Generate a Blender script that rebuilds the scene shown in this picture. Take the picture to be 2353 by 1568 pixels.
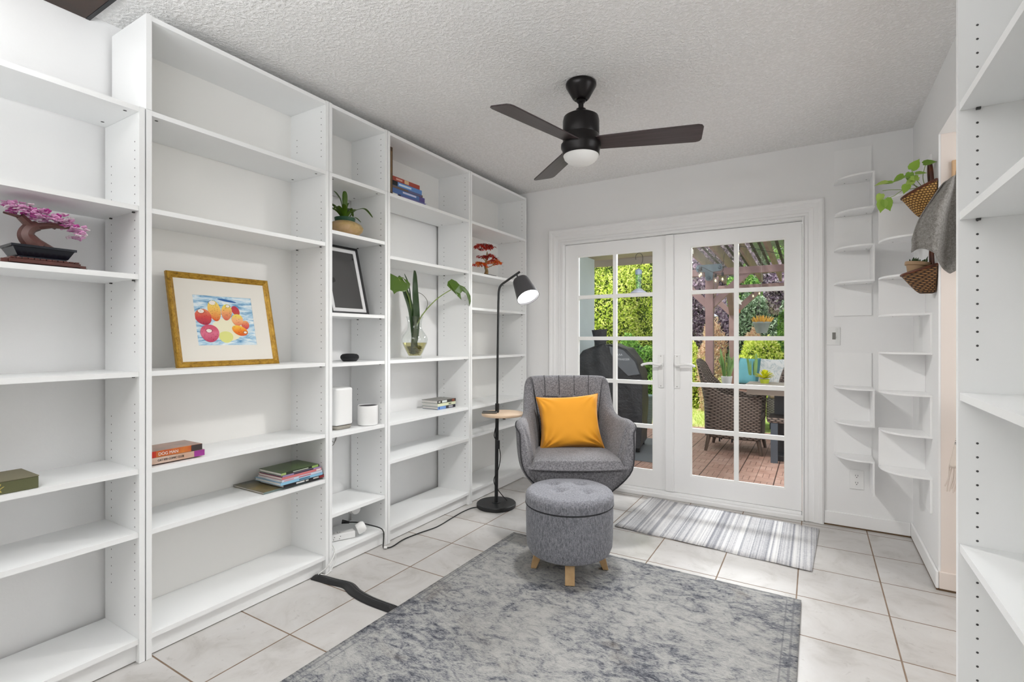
import bpy, bmesh, math, random
import numpy as np
from mathutils import Vector, Matrix

for _o in list(bpy.data.objects):
    bpy.data.objects.remove(_o, do_unlink=True)
SC = bpy.context.scene
COL = SC.collection
PI = math.pi

# ------------------------------------------------------------------ camera
YAW = 0.5354
cd = bpy.data.cameras.new('camera'); cam = bpy.data.objects.new('camera', cd); COL.objects.link(cam)
cam.location = (2.1024, -0.884, 1.1785)
cam.rotation_euler = (PI/2, 0, YAW)
cd.sensor_width = 36.0
cd.lens = 1151.94/2353*36.0
cd.shift_x = -12.6/2353
cd.shift_y = -5.6/2353
cd.clip_start = 0.02
SC.camera = cam

# ------------------------------------------------------------------ world, sun, fill lamps, exposure
w = bpy.data.worlds.new('world'); SC.world = w; w.use_nodes = True
wn = w.node_tree; wn.nodes.clear()
o_ = wn.nodes.new('ShaderNodeOutputWorld'); b_ = wn.nodes.new('ShaderNodeBackground')
b_.inputs[0].default_value = (0.93, 0.965, 1.0, 1); b_.inputs[1].default_value = 1.9
wn.links.new(b_.outputs[0], o_.inputs[0])
sl = bpy.data.lights.new('sun', 'SUN'); sl.energy = 4.6; sl.angle = math.radians(8); sl.color = (1.0, 0.97, 0.92)
sun = bpy.data.objects.new('sun', sl); COL.objects.link(sun)
sun.rotation_euler = Vector((-0.42, -0.30, 0.86)).to_track_quat('Z', 'Y').to_euler()

def area(name, loc, direction, sx, sy, energy, color=(1, 1, 1), spread=180):
    l = bpy.data.lights.new(name, 'AREA'); l.shape = 'RECTANGLE'; l.size = sx; l.size_y = sy
    l.energy = energy; l.color = color; l.spread = math.radians(spread)
    o = bpy.data.objects.new(name, l); COL.objects.link(o); o.location = loc
    o.rotation_euler = Vector(direction).to_track_quat('-Z', 'Y').to_euler()
    return o
# added fill lamps out of view: up at the ceiling, and into the passage
area('ceiling_bounce_fill', (1.05, -1.50, 1.78), (0, 0.0, 1), 1.8, 1.5, 62, (0.955, 0.98, 1.0))
area('passage_fill_lamp', (3.8, 1.3, 1.5), (-1, 0.1, 0.0), 1.4, 1.6, 6, (1.0, 0.97, 0.93))
# added lamp under the pergola, standing in for daylight through the french door
area('door_fill_lamp', (1.2, 4.4, 2.30), (0, -0.92, -0.40), 1.7, 0.30, 48, (0.95, 0.98, 1.0), 95)
SC.view_settings.view_transform = 'Standard'
SC.view_settings.look = 'None'
SC.view_settings.gamma = 1.0
SC.view_settings.use_curve_mapping = False
SC.view_settings.exposure = 0.2
try:
    SC.cycles.use_denoising = True
    SC.cycles.max_bounces = 12; SC.cycles.diffuse_bounces = 6; SC.cycles.glossy_bounces = 4
    SC.cycles.transparent_max_bounces = 24; SC.cycles.transmission_bounces = 8
    SC.cycles.sample_clamp_indirect = 6.0
    SC.cycles.caustics_reflective = False; SC.cycles.caustics_refractive = False
except Exception:
    pass

# ------------------------------------------------------------------ helpers
def lin(h):
    if not isinstance(h, str): return tuple(h[:3]) + (1,)
    h = h.lstrip('#'); c = [int(h[i:i+2], 16)/255 for i in (0, 2, 4)]
    return tuple(x/12.92 if x <= 0.04045 else ((x+0.055)/1.055)**2.4 for x in c) + (1,)

class NT:
    def __init__(s, name):
        s.m = bpy.data.materials.new(name); s.m.use_nodes = True
        s.t = s.m.node_tree; s.p = s.t.nodes['Principled BSDF']; s.out = s.t.nodes['Material Output']
    def n(s, typ, **kw):
        nd = s.t.nodes.new('ShaderNode'+typ)
        for k, v in kw.items():
            if k in nd.inputs: nd.inputs[k].default_value = v
            else: setattr(nd, k, v)
        return nd
    def l(s, a, b): s.t.links.new(a, b)
    def math(s, op, a, b=None, c=None):
        nd = s.t.nodes.new('ShaderNodeMath'); nd.operation = op
        for i, x in enumerate((a, b, c)):
            if x is None: continue
            if isinstance(x, (int, float)): nd.inputs[i].default_value = x
            else: s.l(x, nd.inputs[i])
        return nd.outputs[0]
    def mix(s, fac, a, b, blend='MIX'):
        nd = s.t.nodes.new('ShaderNodeMix'); nd.data_type = 'RGBA'; nd.blend_type = blend
        for i, x in ((0, fac), (6, a), (7, b)):
            if isinstance(x, (int, float)): nd.inputs[i].default_value = x
            elif isinstance(x, tuple): nd.inputs[i].default_value = x
            else: s.l(x, nd.inputs[i])
        return nd.outputs[2]
    def ramp(s, fac, stops, interp='LINEAR'):
        nd = s.t.nodes.new('ShaderNodeValToRGB'); cr = nd.color_ramp; cr.interpolation = interp
        while len(cr.elements) < len(stops): cr.elements.new(0.5)
        for e, (p, c) in zip(cr.elements, stops): e.position = p; e.color = lin(c)
        s.l(fac, nd.inputs[0]); return nd.outputs[0]
    def obj(s): return s.n('TexCoord').outputs['Object']
    def pos(s): return s.n('NewGeometry').outputs['Position']
    def noise(s, vec, scale, detail=4, rough=0.5, dist=0.0):
        nd = s.n('TexNoise', Scale=scale, Detail=detail, Roughness=rough, Distortion=dist)
        if vec is not None: s.l(vec, nd.inputs['Vector'])
        return nd.outputs['Fac']
    def bump(s, h, strength=0.3, dist=0.01, prev=None):
        nd = s.n('Bump', Strength=strength, Distance=dist); s.l(h, nd.inputs['Height'])
        if prev is not None: s.l(prev, nd.inputs['Normal'])
        s.l(nd.outputs[0], s.p.inputs['Normal']); return nd.outputs[0]
    def scale(s, vec, v):
        nd = s.n('Mapping'); nd.inputs['Scale'].default_value = v; s.l(vec, nd.inputs['Vector']); return nd.outputs[0]

def mat(name, c, rough=0.5, metal=0.0, var=0.0, vs=8.0, bump=0.0, bs=60.0, bd=0.002, spec=0.5, c2=None, emit=0, sheen=0, coat=0):
    k = NT(name); k.p.inputs['Roughness'].default_value = rough; k.p.inputs['Metallic'].default_value = metal
    k.p.inputs['Specular IOR Level'].default_value = spec
    C = lin(c)
    if var > 0 or c2:
        v = k.noise(k.obj(), vs, 5)
        a = lin(c2) if c2 else tuple(x*(1-var) for x in C[:3])+(1,)
        k.l(k.mix(k.math('MULTIPLY', k.math('SUBTRACT', v, 0.25), 2.0), a, C), k.p.inputs['Base Color'])
        for nd in k.t.nodes:
            if nd.bl_idname == 'ShaderNodeMath' and nd.operation == 'MULTIPLY': nd.use_clamp = True
    else: k.p.inputs['Base Color'].default_value = C
    if bump > 0: k.bump(k.noise(k.obj(), bs, 3), bump, bd)
    if emit: k.p.inputs['Emission Color'].default_value = C; k.p.inputs['Emission Strength'].default_value = emit
    if sheen: k.p.inputs['Sheen Weight'].default_value = sheen
    if coat: k.p.inputs['Coat Weight'].default_value = coat; k.p.inputs['Coat Roughness'].default_value = 0.1
    return k.m

def glass(name, tint=(1, 1, 1), refl=0.06, rough=0.0, edge=0.25):
    k = NT(name); k.t.nodes.remove(k.p)
    tr = k.n('BsdfTransparent'); tr.inputs[0].default_value = tint+(1,)
    gl = k.n('BsdfGlossy'); gl.inputs['Roughness'].default_value = rough
    lw = k.n('LayerWeight', Blend=edge)
    f = k.math('ADD', k.math('MULTIPLY', k.math('POWER', lw.outputs['Facing'], 3.0), 0.5), refl)
    ms = k.n('MixShader'); k.l(f, ms.inputs[0]); k.l(tr.outputs[0], ms.inputs[1]); k.l(gl.outputs[0], ms.inputs[2])
    k.l(ms.outputs[0], k.out.inputs[0]); return k.m

class MB:
    def __init__(s): s.v = []; s.f = []; s.m = []; s.s = []
    def add(s, vs, fs, mi=0, smooth=False):
        b = len(s.v); s.v.extend([tuple(v) for v in vs])
        for f in fs: s.f.append(tuple(i+b for i in f)); s.m.append(mi); s.s.append(smooth)
        return s
    def box(s, x0, x1, y0, y1, z0, z1, mi=0, M=None):
        if x0 > x1: x0, x1 = x1, x0
        if y0 > y1: y0, y1 = y1, y0
        if z0 > z1: z0, z1 = z1, z0
        vs = [Vector((x, y, z)) for z in (z0, z1) for y in (y0, y1) for x in (x0, x1)]
        if M is not None: vs = [M @ v for v in vs]
        return s.add(vs, [(0, 2, 3, 1), (4, 5, 7, 6), (0, 1, 5, 4), (2, 6, 7, 3), (0, 4, 6, 2), (1, 3, 7, 5)], mi)
    def tube(s, pts, r, n=10, mi=0, caps=True, closed=False, sx=1.0):
        P = [Vector(p) for p in pts]; N = len(P); R = r if isinstance(r, (list, tuple)) else [r]*N
        T = []
        for i in range(N):
            a = P[(i-1) % N] if (i > 0 or closed) else P[i]; b = P[(i+1) % N] if (i < N-1 or closed) else P[i]
            T.append((b-a).normalized() if (b-a).length > 1e-9 else Vector((0, 0, 1)))
        up = Vector((0, 0, 1)) if abs(T[0].z) < 0.9 else Vector((1, 0, 0))
        U = (up - T[0]*up.dot(T[0])).normalized(); vs = []
        for i in range(N):
            U = U - T[i]*U.dot(T[i])
            U = U.normalized() if U.length > 1e-6 else Vector((1, 0, 0))
            V = T[i].cross(U)
            for k in range(n):
                a = 2*PI*k/n; vs.append(P[i] + U*math.cos(a)*R[i]*sx + V*math.sin(a)*R[i])
        fs = []
        for i in range(N if closed else N-1):
            j = (i+1) % N
            for k in range(n): fs.append((i*n+k, i*n+(k+1) % n, j*n+(k+1) % n, j*n+k))
        if caps and not closed: fs.append(tuple(range(n-1, -1, -1))); fs.append(tuple((N-1)*n+k for k in range(n)))
        return s.add(vs, fs, mi, True)
    def cyl(s, p0, p1, r0, r1=None, n=24, mi=0):
        return s.tube([p0, p1], [r0, r0 if r1 is None else r1], n, mi)
    def lathe(s, prof, n=40, c=(0, 0, 0), mi=0, sx=1.0, sy=1.0, closed=False, M=None):
        vs = []; fs = []; c = Vector(c)
        for (r, z) in prof:
            for k in range(n):
                a = 2*PI*k/n; v = Vector((max(r, 1e-5)*math.cos(a)*sx, max(r, 1e-5)*math.sin(a)*sy, z)) + c
                vs.append(M @ v if M is not None else v)
        for i in range(len(prof)-1):
            for k in range(n): fs.append((i*n+k, i*n+(k+1) % n, (i+1)*n+(k+1) % n, (i+1)*n+k))
        if not closed:
            if prof[0][0] > 1e-4: fs.append(tuple(range(n-1, -1, -1)))
            if prof[-1][0] > 1e-4: fs.append(tuple((len(prof)-1)*n+k for k in range(n)))
        return s.add(vs, fs, mi, True)
    def prism(s, poly, z0, z1, mi=0, M=None, smooth=False):
        n = len(poly); vs = [Vector((x, y, z0)) for x, y in poly]+[Vector((x, y, z1)) for x, y in poly]
        if M is not None: vs = [M @ v for v in vs]
        fs = [tuple(range(n-1, -1, -1)), tuple(range(n, 2*n))]+[(i, (i+1) % n, n+(i+1) % n, n+i) for i in range(n)]
        return s.add(vs, fs, mi, smooth)
    def grid(s, fn, nu, nv, mi=0, cu=False, cv=False, smooth=True):
        vs = [fn(i/(nu if cu else nu-1), j/(nv if cv else nv-1)) for i in range(nu) for j in range(nv)]
        fs = []
        for i in range(nu if cu else nu-1):
            for j in range(nv if cv else nv-1):
                i2 = (i+1) % nu; j2 = (j+1) % nv; fs.append((i*nv+j, i2*nv+j, i2*nv+j2, i*nv+j2))
        return s.add(vs, fs, mi, smooth)
    def build(s, name, mats, parent=None, bevel=0, sub=0, solid=0, ang=35, loc=None, rot=None, segs=2):
        me = bpy.data.meshes.new(name); me.from_pydata(s.v, [], s.f)
        for m in (mats if isinstance(mats, (list, tuple)) else [mats]): me.materials.append(m)
        me.polygons.foreach_set('material_index', s.m); me.polygons.foreach_set('use_smooth', s.s)
        bm = bmesh.new(); bm.from_mesh(me)
        bmesh.ops.recalc_face_normals(bm, faces=bm.faces); bm.to_mesh(me); bm.free()
        me.update()
        if any(s.s) and not sub: me.set_sharp_from_angle(angle=math.radians(ang))
        o = bpy.data.objects.new(name, me); COL.objects.link(o)
        if parent is not None: o.parent = parent
        if loc is not None: o.location = loc
        if rot is not None: o.rotation_euler = rot
        if solid: md = o.modifiers.new('s', 'SOLIDIFY'); md.thickness = solid; md.offset = 0
        if bevel: md = o.modifiers.new('b', 'BEVEL'); md.width = bevel; md.segments = segs; md.limit_method = 'ANGLE'; md.angle_limit = math.radians(40); md.harden_normals = False
        if sub: md = o.modifiers.new('u', 'SUBSURF'); md.levels = sub; md.render_levels = sub
        return o

def tag(o, label=None, cat=None, group=None, kind=None):
    if label: o['label'] = label
    if cat: o['category'] = cat
    if group: o['group'] = group
    if kind: o['kind'] = kind
    return o
def thing(name, label, cat, loc=(0, 0, 0), rz=0, group=None):
    o = bpy.data.objects.new(name, None); COL.objects.link(o); o.location = loc; o.rotation_euler = (0, 0, rz)
    o.empty_display_size = 0.1
    return tag(o, label, cat, group)
def struct(mb, name, mats, **kw):
    o = mb.build(name, mats, **kw); o['kind'] = 'structure'; return o
def dup(root, loc=None, rz=None, label=None, group=None):
    def cp(o, par):
        c = o.copy(); COL.objects.link(c); c.parent = par
        for ch in o.children: cp(ch, c)
        return c
    r = cp(root, None)
    if loc is not None: r.location = loc
    if rz is not None: r.rotation_euler = (0, 0, rz)
    if label: r['label'] = label
    if group: r['group'] = group
    return r
def crom(pts, n=8, closed=False):
    P = [np.array(p, float) for p in pts]; N = len(P); out = []
    for i in range(N if closed else N-1):
        g = (lambda k: P[k % N]) if closed else (lambda k: P[min(max(k, 0), N-1)])
        a, b, c, d = g(i-1), g(i), g(i+1), g(i+2)
        for j in range(n):
            t = j/n
            out.append(tuple(0.5*((2*b)+(c-a)*t+(2*a-5*b+4*c-d)*t*t+(3*b-a-3*c+d)*t**3)))
    if not closed: out.append(tuple(P[-1]))
    return out
def text(name, s_, size, m, parent, loc, rot, ext=0.0004, sx=1.0, shear=0.0, align='LEFT'):
    cu = bpy.data.curves.new(name, 'FONT'); cu.body = s_; cu.size = size; cu.extrude = ext; cu.shear = shear; cu.align_x = align
    t = bpy.data.objects.new(name, cu); COL.objects.link(t)
    bpy.context.view_layer.update()
    me = bpy.data.meshes.new_from_object(t.evaluated_get(bpy.context.evaluated_depsgraph_get()))
    bpy.data.objects.remove(t, do_unlink=True)
    me.materials.clear(); me.materials.append(m)
    o = bpy.data.objects.new(name, me); COL.objects.link(o); o.parent = parent; o.location = loc; o.rotation_euler = rot; o.scale = (sx, 1, 1)
    return o
def pillow_mb(w, d, h, n=22, pinch=0.12, wr=0.0, seed=1, flat=1.0, sq=4.0):
    """a stuffed cushion in the xy plane, thickness h"""
    rnd = random.Random(seed); ph = [rnd.uniform(0, 6) for _ in range(6)]
    mb = MB()
    def P(u, v, sgn):
        x, y = u*2-1, v*2-1
        e = max(0.0, (1-abs(x)**sq))*max(0.0, (1-abs(y)**sq)); t = e**0.42
        X = x*w/2*(1-pinch*(1-abs(y)**2)*abs(x)**6*0.6); Y = y*d/2*(1-pinch*(1-abs(x)**2)*abs(y)**6*0.6)
        k = 0.0
        for qi, (cx_, cy_) in enumerate(((-1, -1), (1, -1), (1, 1), (-1, 1))):
            dd = math.hypot(x-cx_, y-cy_); aa = math.atan2(y-cy_, x-cx_); k += (1.4 if cy_ < 0 else .7)*math.sin(15*aa+ph[qi]+1.5*math.sin(3*dd+ph[qi]))*math.exp(-(dd/0.62)**2)*min(1, dd*2.5)
        k += 0.5*math.sin(11*y+2.2*math.sin(3*x+ph[4])+ph[5])*math.exp(-((abs(x)-0.92)/0.22)**2)
        k *= wr*min(1, 5*(1-max(abs(x), abs(y))))
        return Vector((X, Y, sgn*(h/2*t*(flat if sgn < 0 else 1))+k*(1 if sgn > 0 else .4)))
    mb.grid(lambda u, v: P(u, v, 1), n, n); mb.grid(lambda u, v: P(u, v, -1), n, n)
    return mb
def rim_path(w, d, n=22, pinch=0.12):
    pts = []
    for i in range(n): pts.append((-1+2*i/n, -1))
    for i in range(n): pts.append((1, -1+2*i/n))
    for i in range(n): pts.append((1-2*i/n, 1))
    for i in range(n): pts.append((-1, 1-2*i/n))
    return [(x*w/2*(1-pinch*(1-abs(y)**2)*abs(x)**6*0.6), y*d/2*(1-pinch*(1-abs(x)**2)*abs(y)**6*0.6), 0) for x, y in pts]

# ------------------------------------------------------------------ materials
M = {}
M['wall'] = mat('wall_paint', '#f1f1f1', 0.75, bump=0.12, bs=90, bd=0.002)
M['beige_wall'] = mat('beige_wall_paint', '#ebe0d8', 0.8, bump=0.1, bs=90)
M['trim'] = mat('white_gloss_trim', '#f5f5f5', 0.35)
M['mela'] = mat('white_melamine', '#f2f3f3', 0.42, var=0.02, vs=3)
M['melab'] = mat('white_backing_board', '#efeeeb', 0.5)
M['hole'] = mat('dark_peg_hole', '#4a4a4a', 0.8)
M['gap'] = mat('brown_gap', '#6b543d', 0.9)
M['black'] = mat('matt_black_metal', '#17181a', 0.42)
M['rubber'] = mat('black_rubber', '#18181a', 0.38, bump=0.1, bs=40)
M['cord_w'] = mat('white_cord', '#e6e6e4', 0.5)
M['cord_g'] = mat('grey_cord', '#8d8b86', 0.6)
M['cord_b'] = mat('black_cord', '#0f0f10', 0.5)
M['plast_w'] = mat('white_plastic', '#eeeeed', 0.35)
M['plast_b'] = mat('black_plastic', '#101114', 0.5)
M['steel'] = mat('brushed_steel', '#9d9a94', 0.35, metal=1.0)
M['paper'] = mat('book_pages', '#e7e3df', 0.85, var=0.08, vs=40)
M['mullion'] = mat('white_muntin', '#f6f6f4', 0.4)
M['pane'] = glass('window_glass', (1, 1, 1), 0.010, rough=0.25)
M['cglass'] = glass('clear_glass', (0.965, 0.975, 0.97), 0.05, edge=0.4)

def m_ceiling():
    k = NT('popcorn_ceiling'); p = k.pos()
    n1 = k.noise(p, 70, 3, 0.6); n2 = k.noise(p, 150, 2)
    h = k.math('ADD', k.ramp(n1, [(0.42, '#000000'), (0.62, '#ffffff')]), k.math('MULTIPLY', n2, 0.4))
    k.l(k.ramp(n1, [(0.3, '#e9e8e6'), (0.6, '#f6f5f4')]), k.p.inputs['Base Color'])
    k.p.inputs['Roughness'].default_value = 0.95
    k.bump(h, 0.5, 0.010); return k.m
M['ceil'] = m_ceiling()

def m_floor():
    k = NT('ceramic_floor_tiles'); p = k.pos(); s = k.n('SeparateXYZ'); k.l(p, s.inputs[0])
    P = 0.345; masks = []; ids = []
    for ax, off in ((0, -0.04), (1, 0.025)):
        q = k.math('DIVIDE', k.math('SUBTRACT', s.outputs[ax], off), P)
        f = k.math('FRACT', q); ids.append(k.math('FLOOR', q))
        d = k.math('ABSOLUTE', k.math('SUBTRACT', f, 0.5))
        masks.append(d)
    d = k.math('MAXIMUM', masks[0], masks[1])
    g = k.math('MINIMUM', k.math('MAXIMUM', k.math('MULTIPLY', k.math('SUBTRACT', d, 0.4905), 500.0), 0.0), 1.0)
    cmb = k.n('CombineXYZ'); k.l(ids[0], cmb.inputs[0]); k.l(ids[1], cmb.inputs[1])
    wn_ = k.n('TexWhiteNoise'); k.l(cmb.outputs[0], wn_.inputs[0])
    off = k.n('VectorMath', operation='ADD'); k.l(p, off.inputs[0])
    sc = k.n('VectorMath', operation='SCALE'); k.l(wn_.outputs['Color'], sc.inputs[0]); sc.inputs['Scale'].default_value = 5
    k.l(sc.outputs[0], off.inputs[1])
    n1 = k.noise(off.outputs[0], 5, 8, 0.62, 0.8); n2 = k.noise(off.outputs[0], 26, 6, 0.7, 0.5)
    c = k.ramp(n1, [(0.28, '#aaa6a1'), (0.48, '#c0bdba'), (0.7, '#c8c6c4')])
    spk = k.ramp(n2, [(0.30, '#a8a29b'), (0.40, '#ffffff')])
    c = k.mix(0.35, c, spk, 'MULTIPLY')
    c = k.mix(k.math('MULTIPLY', wn_.outputs['Value'], 0.10), c, lin('#b9b2aa'))
    grout = k.ramp(k.noise(p, 14, 3), [(0.3, '#6f5a49'), (0.7, '#8d7a69')])
    k.l(k.mix(g, c, grout), k.p.inputs['Base Color'])
    k.l(k.math('ADD', k.math('MULTIPLY', g, 0.5), k.math('ADD', k.math('MULTIPLY', n2, 0.15), 0.24)), k.p.inputs['Roughness'])
    h = k.math('SUBTRACT', k.math('MULTIPLY', n1, 0.10), g)
    k.bump(h, 0.5, 0.003); return k.m
M['floor'] = m_floor()

def m_rug():
    k = NT('distressed_grey_rug'); p = k.pos(); s = k.n('SeparateXYZ'); k.l(p, s.inputs[0])
    big = k.noise(p, 1.9, 3, 0.5, 0.5)
    q = k.scale(p, (1.0, 1.9, 1.0))
    mid = k.noise(q, 9.0, 6, 0.65, 1.6)
    fin = k.noise(k.scale(p, (1.0, 2.6, 1.0)), 80, 4, 0.75, 0.6)
    v = k.n('TexVoronoi', feature='DISTANCE_TO_EDGE', Scale=11.0)
    dv = k.n('VectorMath', operation='ADD'); k.l(p, dv.inputs[0])
    nz = k.n('TexNoise', Scale=7.0, Detail=3.0); k.l(p, nz.inputs['Vector']); sv = k.n('VectorMath', operation='SCALE'); sv.inputs['Scale'].default_value = 0.16
    k.l(nz.outputs['Color'], sv.inputs[0]); k.l(sv.outputs[0], dv.inputs[1]); k.l(dv.outputs[0], v.inputs['Vector'])
    lines = k.ramp(v.outputs['Distance'], [(0.0, '#ffffff'), (0.12, '#000000')])
    t = k.math('ADD', k.math('MULTIPLY', mid, 0.85), k.math('MULTIPLY', big, 0.55))
    t = k.math('ADD', t, k.math('MULTIPLY', fin, 0.75))
    t = k.math('SUBTRACT', t, k.math('MULTIPLY', lines, 0.07))
    c = k.ramp(t, [(0.74, '#575b68'), (0.92, '#8b8d93'), (1.0, '#b1b1b0'), (1.0, '#cbcac6')])
    tt = k.math('DIVIDE', t, 1.6)
    c = k.ramp(tt, [(0.50, '#4a4c55'), (0.585, '#7b7d83'), (0.65, '#a3a3a2'), (0.76, '#bcbbb8')])
    br = k.ramp(k.noise(p, 3.2, 3, 0.5, 1.0), [(0.60, '#000000'), (0.72, '#ffffff')])
    c = k.mix(k.math('MULTIPLY', br, 0.35), c, lin('#8c8173'))
    # narrow woven border lines
    dx = k.math('MINIMUM', k.math('SUBTRACT', s.outputs[0], 0.535), k.math('SUBTRACT', 2.045, s.outputs[0]))
    dy = k.math('SUBTRACT', 1.705, s.outputs[1]); d = k.math('MINIMUM', dx, dy)
    ln = k.math('LESS_THAN', k.math('ABSOLUTE', k.math('SUBTRACT', d, 0.022)), 0.004)
    ln2 = k.math('LESS_THAN', k.math('ABSOLUTE', k.math('SUBTRACT', d, 0.05)), 0.003)
    c = k.mix(k.math('MULTIPLY', k.math('ADD', ln, ln2), 0.45), c, lin('#6a6c72'))
    k.l(c, k.p.inputs['Base Color']); k.p.inputs['Roughness'].default_value = 0.95
    k.p.inputs['Specular IOR Level'].default_value = 0.1
    k.bump(k.math('ADD', fin, k.math('MULTIPLY', mid, 0.6)), 0.9, 0.006); return k.m
M['rug'] = m_rug()

def m_runner():
    k = NT('striped_runner'); o = k.obj(); s = k.n('SeparateXYZ'); k.l(o, s.inputs[0])
    st = k.n('TexNoise', noise_dimensions='1D', Scale=42.0, Detail=3.0, Roughness=0.8); k.l(s.outputs[0], st.inputs['W'])
    ed = k.n('TexNoise', noise_dimensions='1D', Scale=9.0, Detail=2.0); k.l(s.outputs[0], ed.inputs['W'])
    fn = k.noise(k.scale(o, (1, 1, 1)), 110, 3, 0.7)
    t = k.math('ADD', k.math('MULTIPLY', st.outputs['Fac'], 0.7), k.math('ADD', k.math('MULTIPLY', ed.outputs['Fac'], 0.25), k.math('MULTIPLY', fn, 0.22)))
    c = k.ramp(t, [(0.45, '#8b8c93'), (0.54, '#b3b3b7'), (0.61, '#cfcecf'), (0.72, '#dedddc')])
    k.l(c, k.p.inputs['Base Color']); k.p.inputs['Roughness'].default_value = 0.9
    k.bump(fn, 0.4, 0.003); return k.m
M['runner'] = m_runner()

def m_fabric(name, c1, c2, c3, sc=260, stretch=(1, 1, 1), bstr=0.5):
    k = NT(name); o = k.scale(k.obj(), stretch)
    n1 = k.noise(o, sc, 3, 0.8); n2 = k.noise(o, sc*0.3, 2, 0.6)
    t = k.math('ADD', k.math('MULTIPLY', n1, 0.65), k.math('MULTIPLY', n2, 0.35))
    k.l(k.ramp(t, [(0.40, c1), (0.50, c2), (0.62, c3)]), k.p.inputs['Base Color'])
    k.p.inputs['Roughness'].default_value = 0.95; k.p.inputs['Sheen Weight'].default_value = 0.15
    k.p.inputs['Specular IOR Level'].default_value = 0.1
    k.bump(t, bstr, 0.002); return k.m
M['grey_fab'] = m_fabric('grey_tweed_fabric', '#4f4e51', '#737276', '#98979a', 420, (1, 1, 1), 0.35)
M['ott_fab'] = m_fabric('grey_linen_fabric', '#5d5e64', '#7f8087', '#a0a0a6', 520, (1, 1, 0.3), 0.35)
M['pipe'] = mat('dark_grey_piping', '#2b2b2f', 0.8)
M['mustard'] = mat('mustard_velvet', '#e39a1c', 0.8, var=0.12, vs=4, sheen=0.15, bump=0.15, bs=500)
M['pine'] = mat('pale_pine_wood', '#c5a57a', 0.55, c2='#a8875c', vs=22, bump=0.1, bs=40)
M['dwood'] = mat('dark_walnut_wood', '#3a2415', 0.5, c2='#24150b', vs=14)
M['lwood'] = mat('light_oak_disc', '#e2c9b0', 0.45, c2='#d5b899', vs=9)

def m_blade():
    k = NT('fan_blade_laminate'); o = k.scale(k.obj(), (2.0, 40, 40)); n = k.noise(o, 2.0, 5, 0.6, 0.4)
    k.l(k.ramp(n, [(0.3, '#2e2526'), (0.7, '#4a3e3f')]), k.p.inputs['Base Color']); k.p.inputs['Roughness'].default_value = 0.33
    return k.m
M['blade'] = m_blade()
M['bronze'] = mat('dark_bronze_metal', '#151112', 0.3, metal=0.4)
M['opal'] = mat('frosted_opal_glass', '#f2f2f0', 0.35)

def m_weave(name, c1, c2, c3, sx, sz, axis='XZ', bs=0.9, bd=0.006):
    k = NT(name); o = k.obj(); s = k.n('SeparateXYZ'); k.l(o, s.inputs[0])
    a = k.math('ADD', s.outputs[0], s.outputs[1]) if axis == 'XZ' else None
    if axis == 'RZ': a = k.math('ARCTAN2', s.outputs[1], s.outputs[0])
    u = k.math('MULTIPLY', a, sx); v = k.math('MULTIPLY', s.outputs[2], sz)
    row = k.math('FLOOR', v); par = k.math('MODULO', k.math('ABSOLUTE', row), 2.0)
    uu = k.math('ADD', u, k.math('MULTIPLY', par, 0.5))
    h1 = k.math('ABSOLUTE', k.math('SINE', k.math('MULTIPLY', uu, PI)))
    h2 = k.math('ABSOLUTE', k.math('SINE', k.math('MULTIPLY', k.math('FRACT', v), PI)))
    h = k.math('MULTIPLY', k.math('POWER', h1, 0.6), k.math('POWER', h2, 0.7))
    nn = k.noise(o, 60, 3)
    t = k.math('ADD', k.math('MULTIPLY', h, 0.8), k.math('MULTIPLY', nn, 0.2))
    k.l(k.ramp(t, [(0.18, c1), (0.5, c2), (0.85, c3)]), k.p.inputs['Base Color']); k.p.inputs['Roughness'].default_value = 0.6
    k.bump(h, bs, bd); return k.m
M['wicker'] = m_weave('brown_wicker', '#1d1815', '#5a4c44', '#8f8177', 17, 55)
M['wickerg'] = m_weave('grey_wicker', '#55544f', '#8b8984', '#b5b3ad', 20, 60)
M['basket'] = m_weave('woven_cane_basket', '#2c1507', '#9a6a2c', '#d9ae63', 7.0, 95, 'RZ', 0.9, 0.004)
M['basket2'] = m_weave('dark_vine_basket', '#1c0f07', '#5b3b1d', '#a5794a', 3.2, 120, 'RZ', 0.9, 0.005)
M['cane'] = mat('brown_cane', '#6a3316', 0.45, c2='#3b1a0b', vs=30)

def m_leaf(name, cols, rough=0.45, trans=0.25, isl=True):
    k = NT(name); g = k.n('NewGeometry'); n = k.noise(k.obj(), 6, 3)
    f = k.math('ADD', k.math('MULTIPLY', g.outputs['Random Per Island'], 0.75), k.math('MULTIPLY', n, 0.25)) if isl else n
    c = k.ramp(f, [(i/(max(1, len(cols)-1)), x) for i, x in enumerate(cols)])
    k.l(c, k.p.inputs['Base Color']); k.p.inputs['Roughness'].default_value = rough
    tr = k.n('BsdfTranslucent'); k.l(c, tr.inputs[0]); ms = k.n('MixShader'); ms.inputs[0].default_value = trans
    k.l(k.p.outputs[0], ms.inputs[1]); k.l(tr.outputs[0], ms.inputs[2]); k.l(ms.outputs[0], k.out.inputs[0]); return k.m
M['lf_gold'] = m_leaf('yellow_green_foliage', ['#6f8f2a', '#aec745', '#dbe76a', '#fafaa6', '#c9dc5c'], 0.4, 0.4)
M['lf_green'] = m_leaf('fresh_green_foliage', ['#2a4a1a', '#4f8230', '#83b14b', '#b5d878'], 0.4, 0.3)
M['lf_dark'] = m_leaf('dark_green_foliage', ['#2c4232', '#587551', '#87a07f', '#bccdb5'], 0.4, 0.25)
M['lf_purple'] = m_leaf('purple_foliage', ['#3a323b', '#77627a', '#a58da2', '#d6c6d3', '#6b7a60'], 0.4, 0.25)
M['lf_dry'] = m_leaf('dry_reddish_twigs', ['#8d5f48', '#c09478', '#dcbca3', '#e8d8bb', '#8a9858'], 0.5, 0.3)
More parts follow.
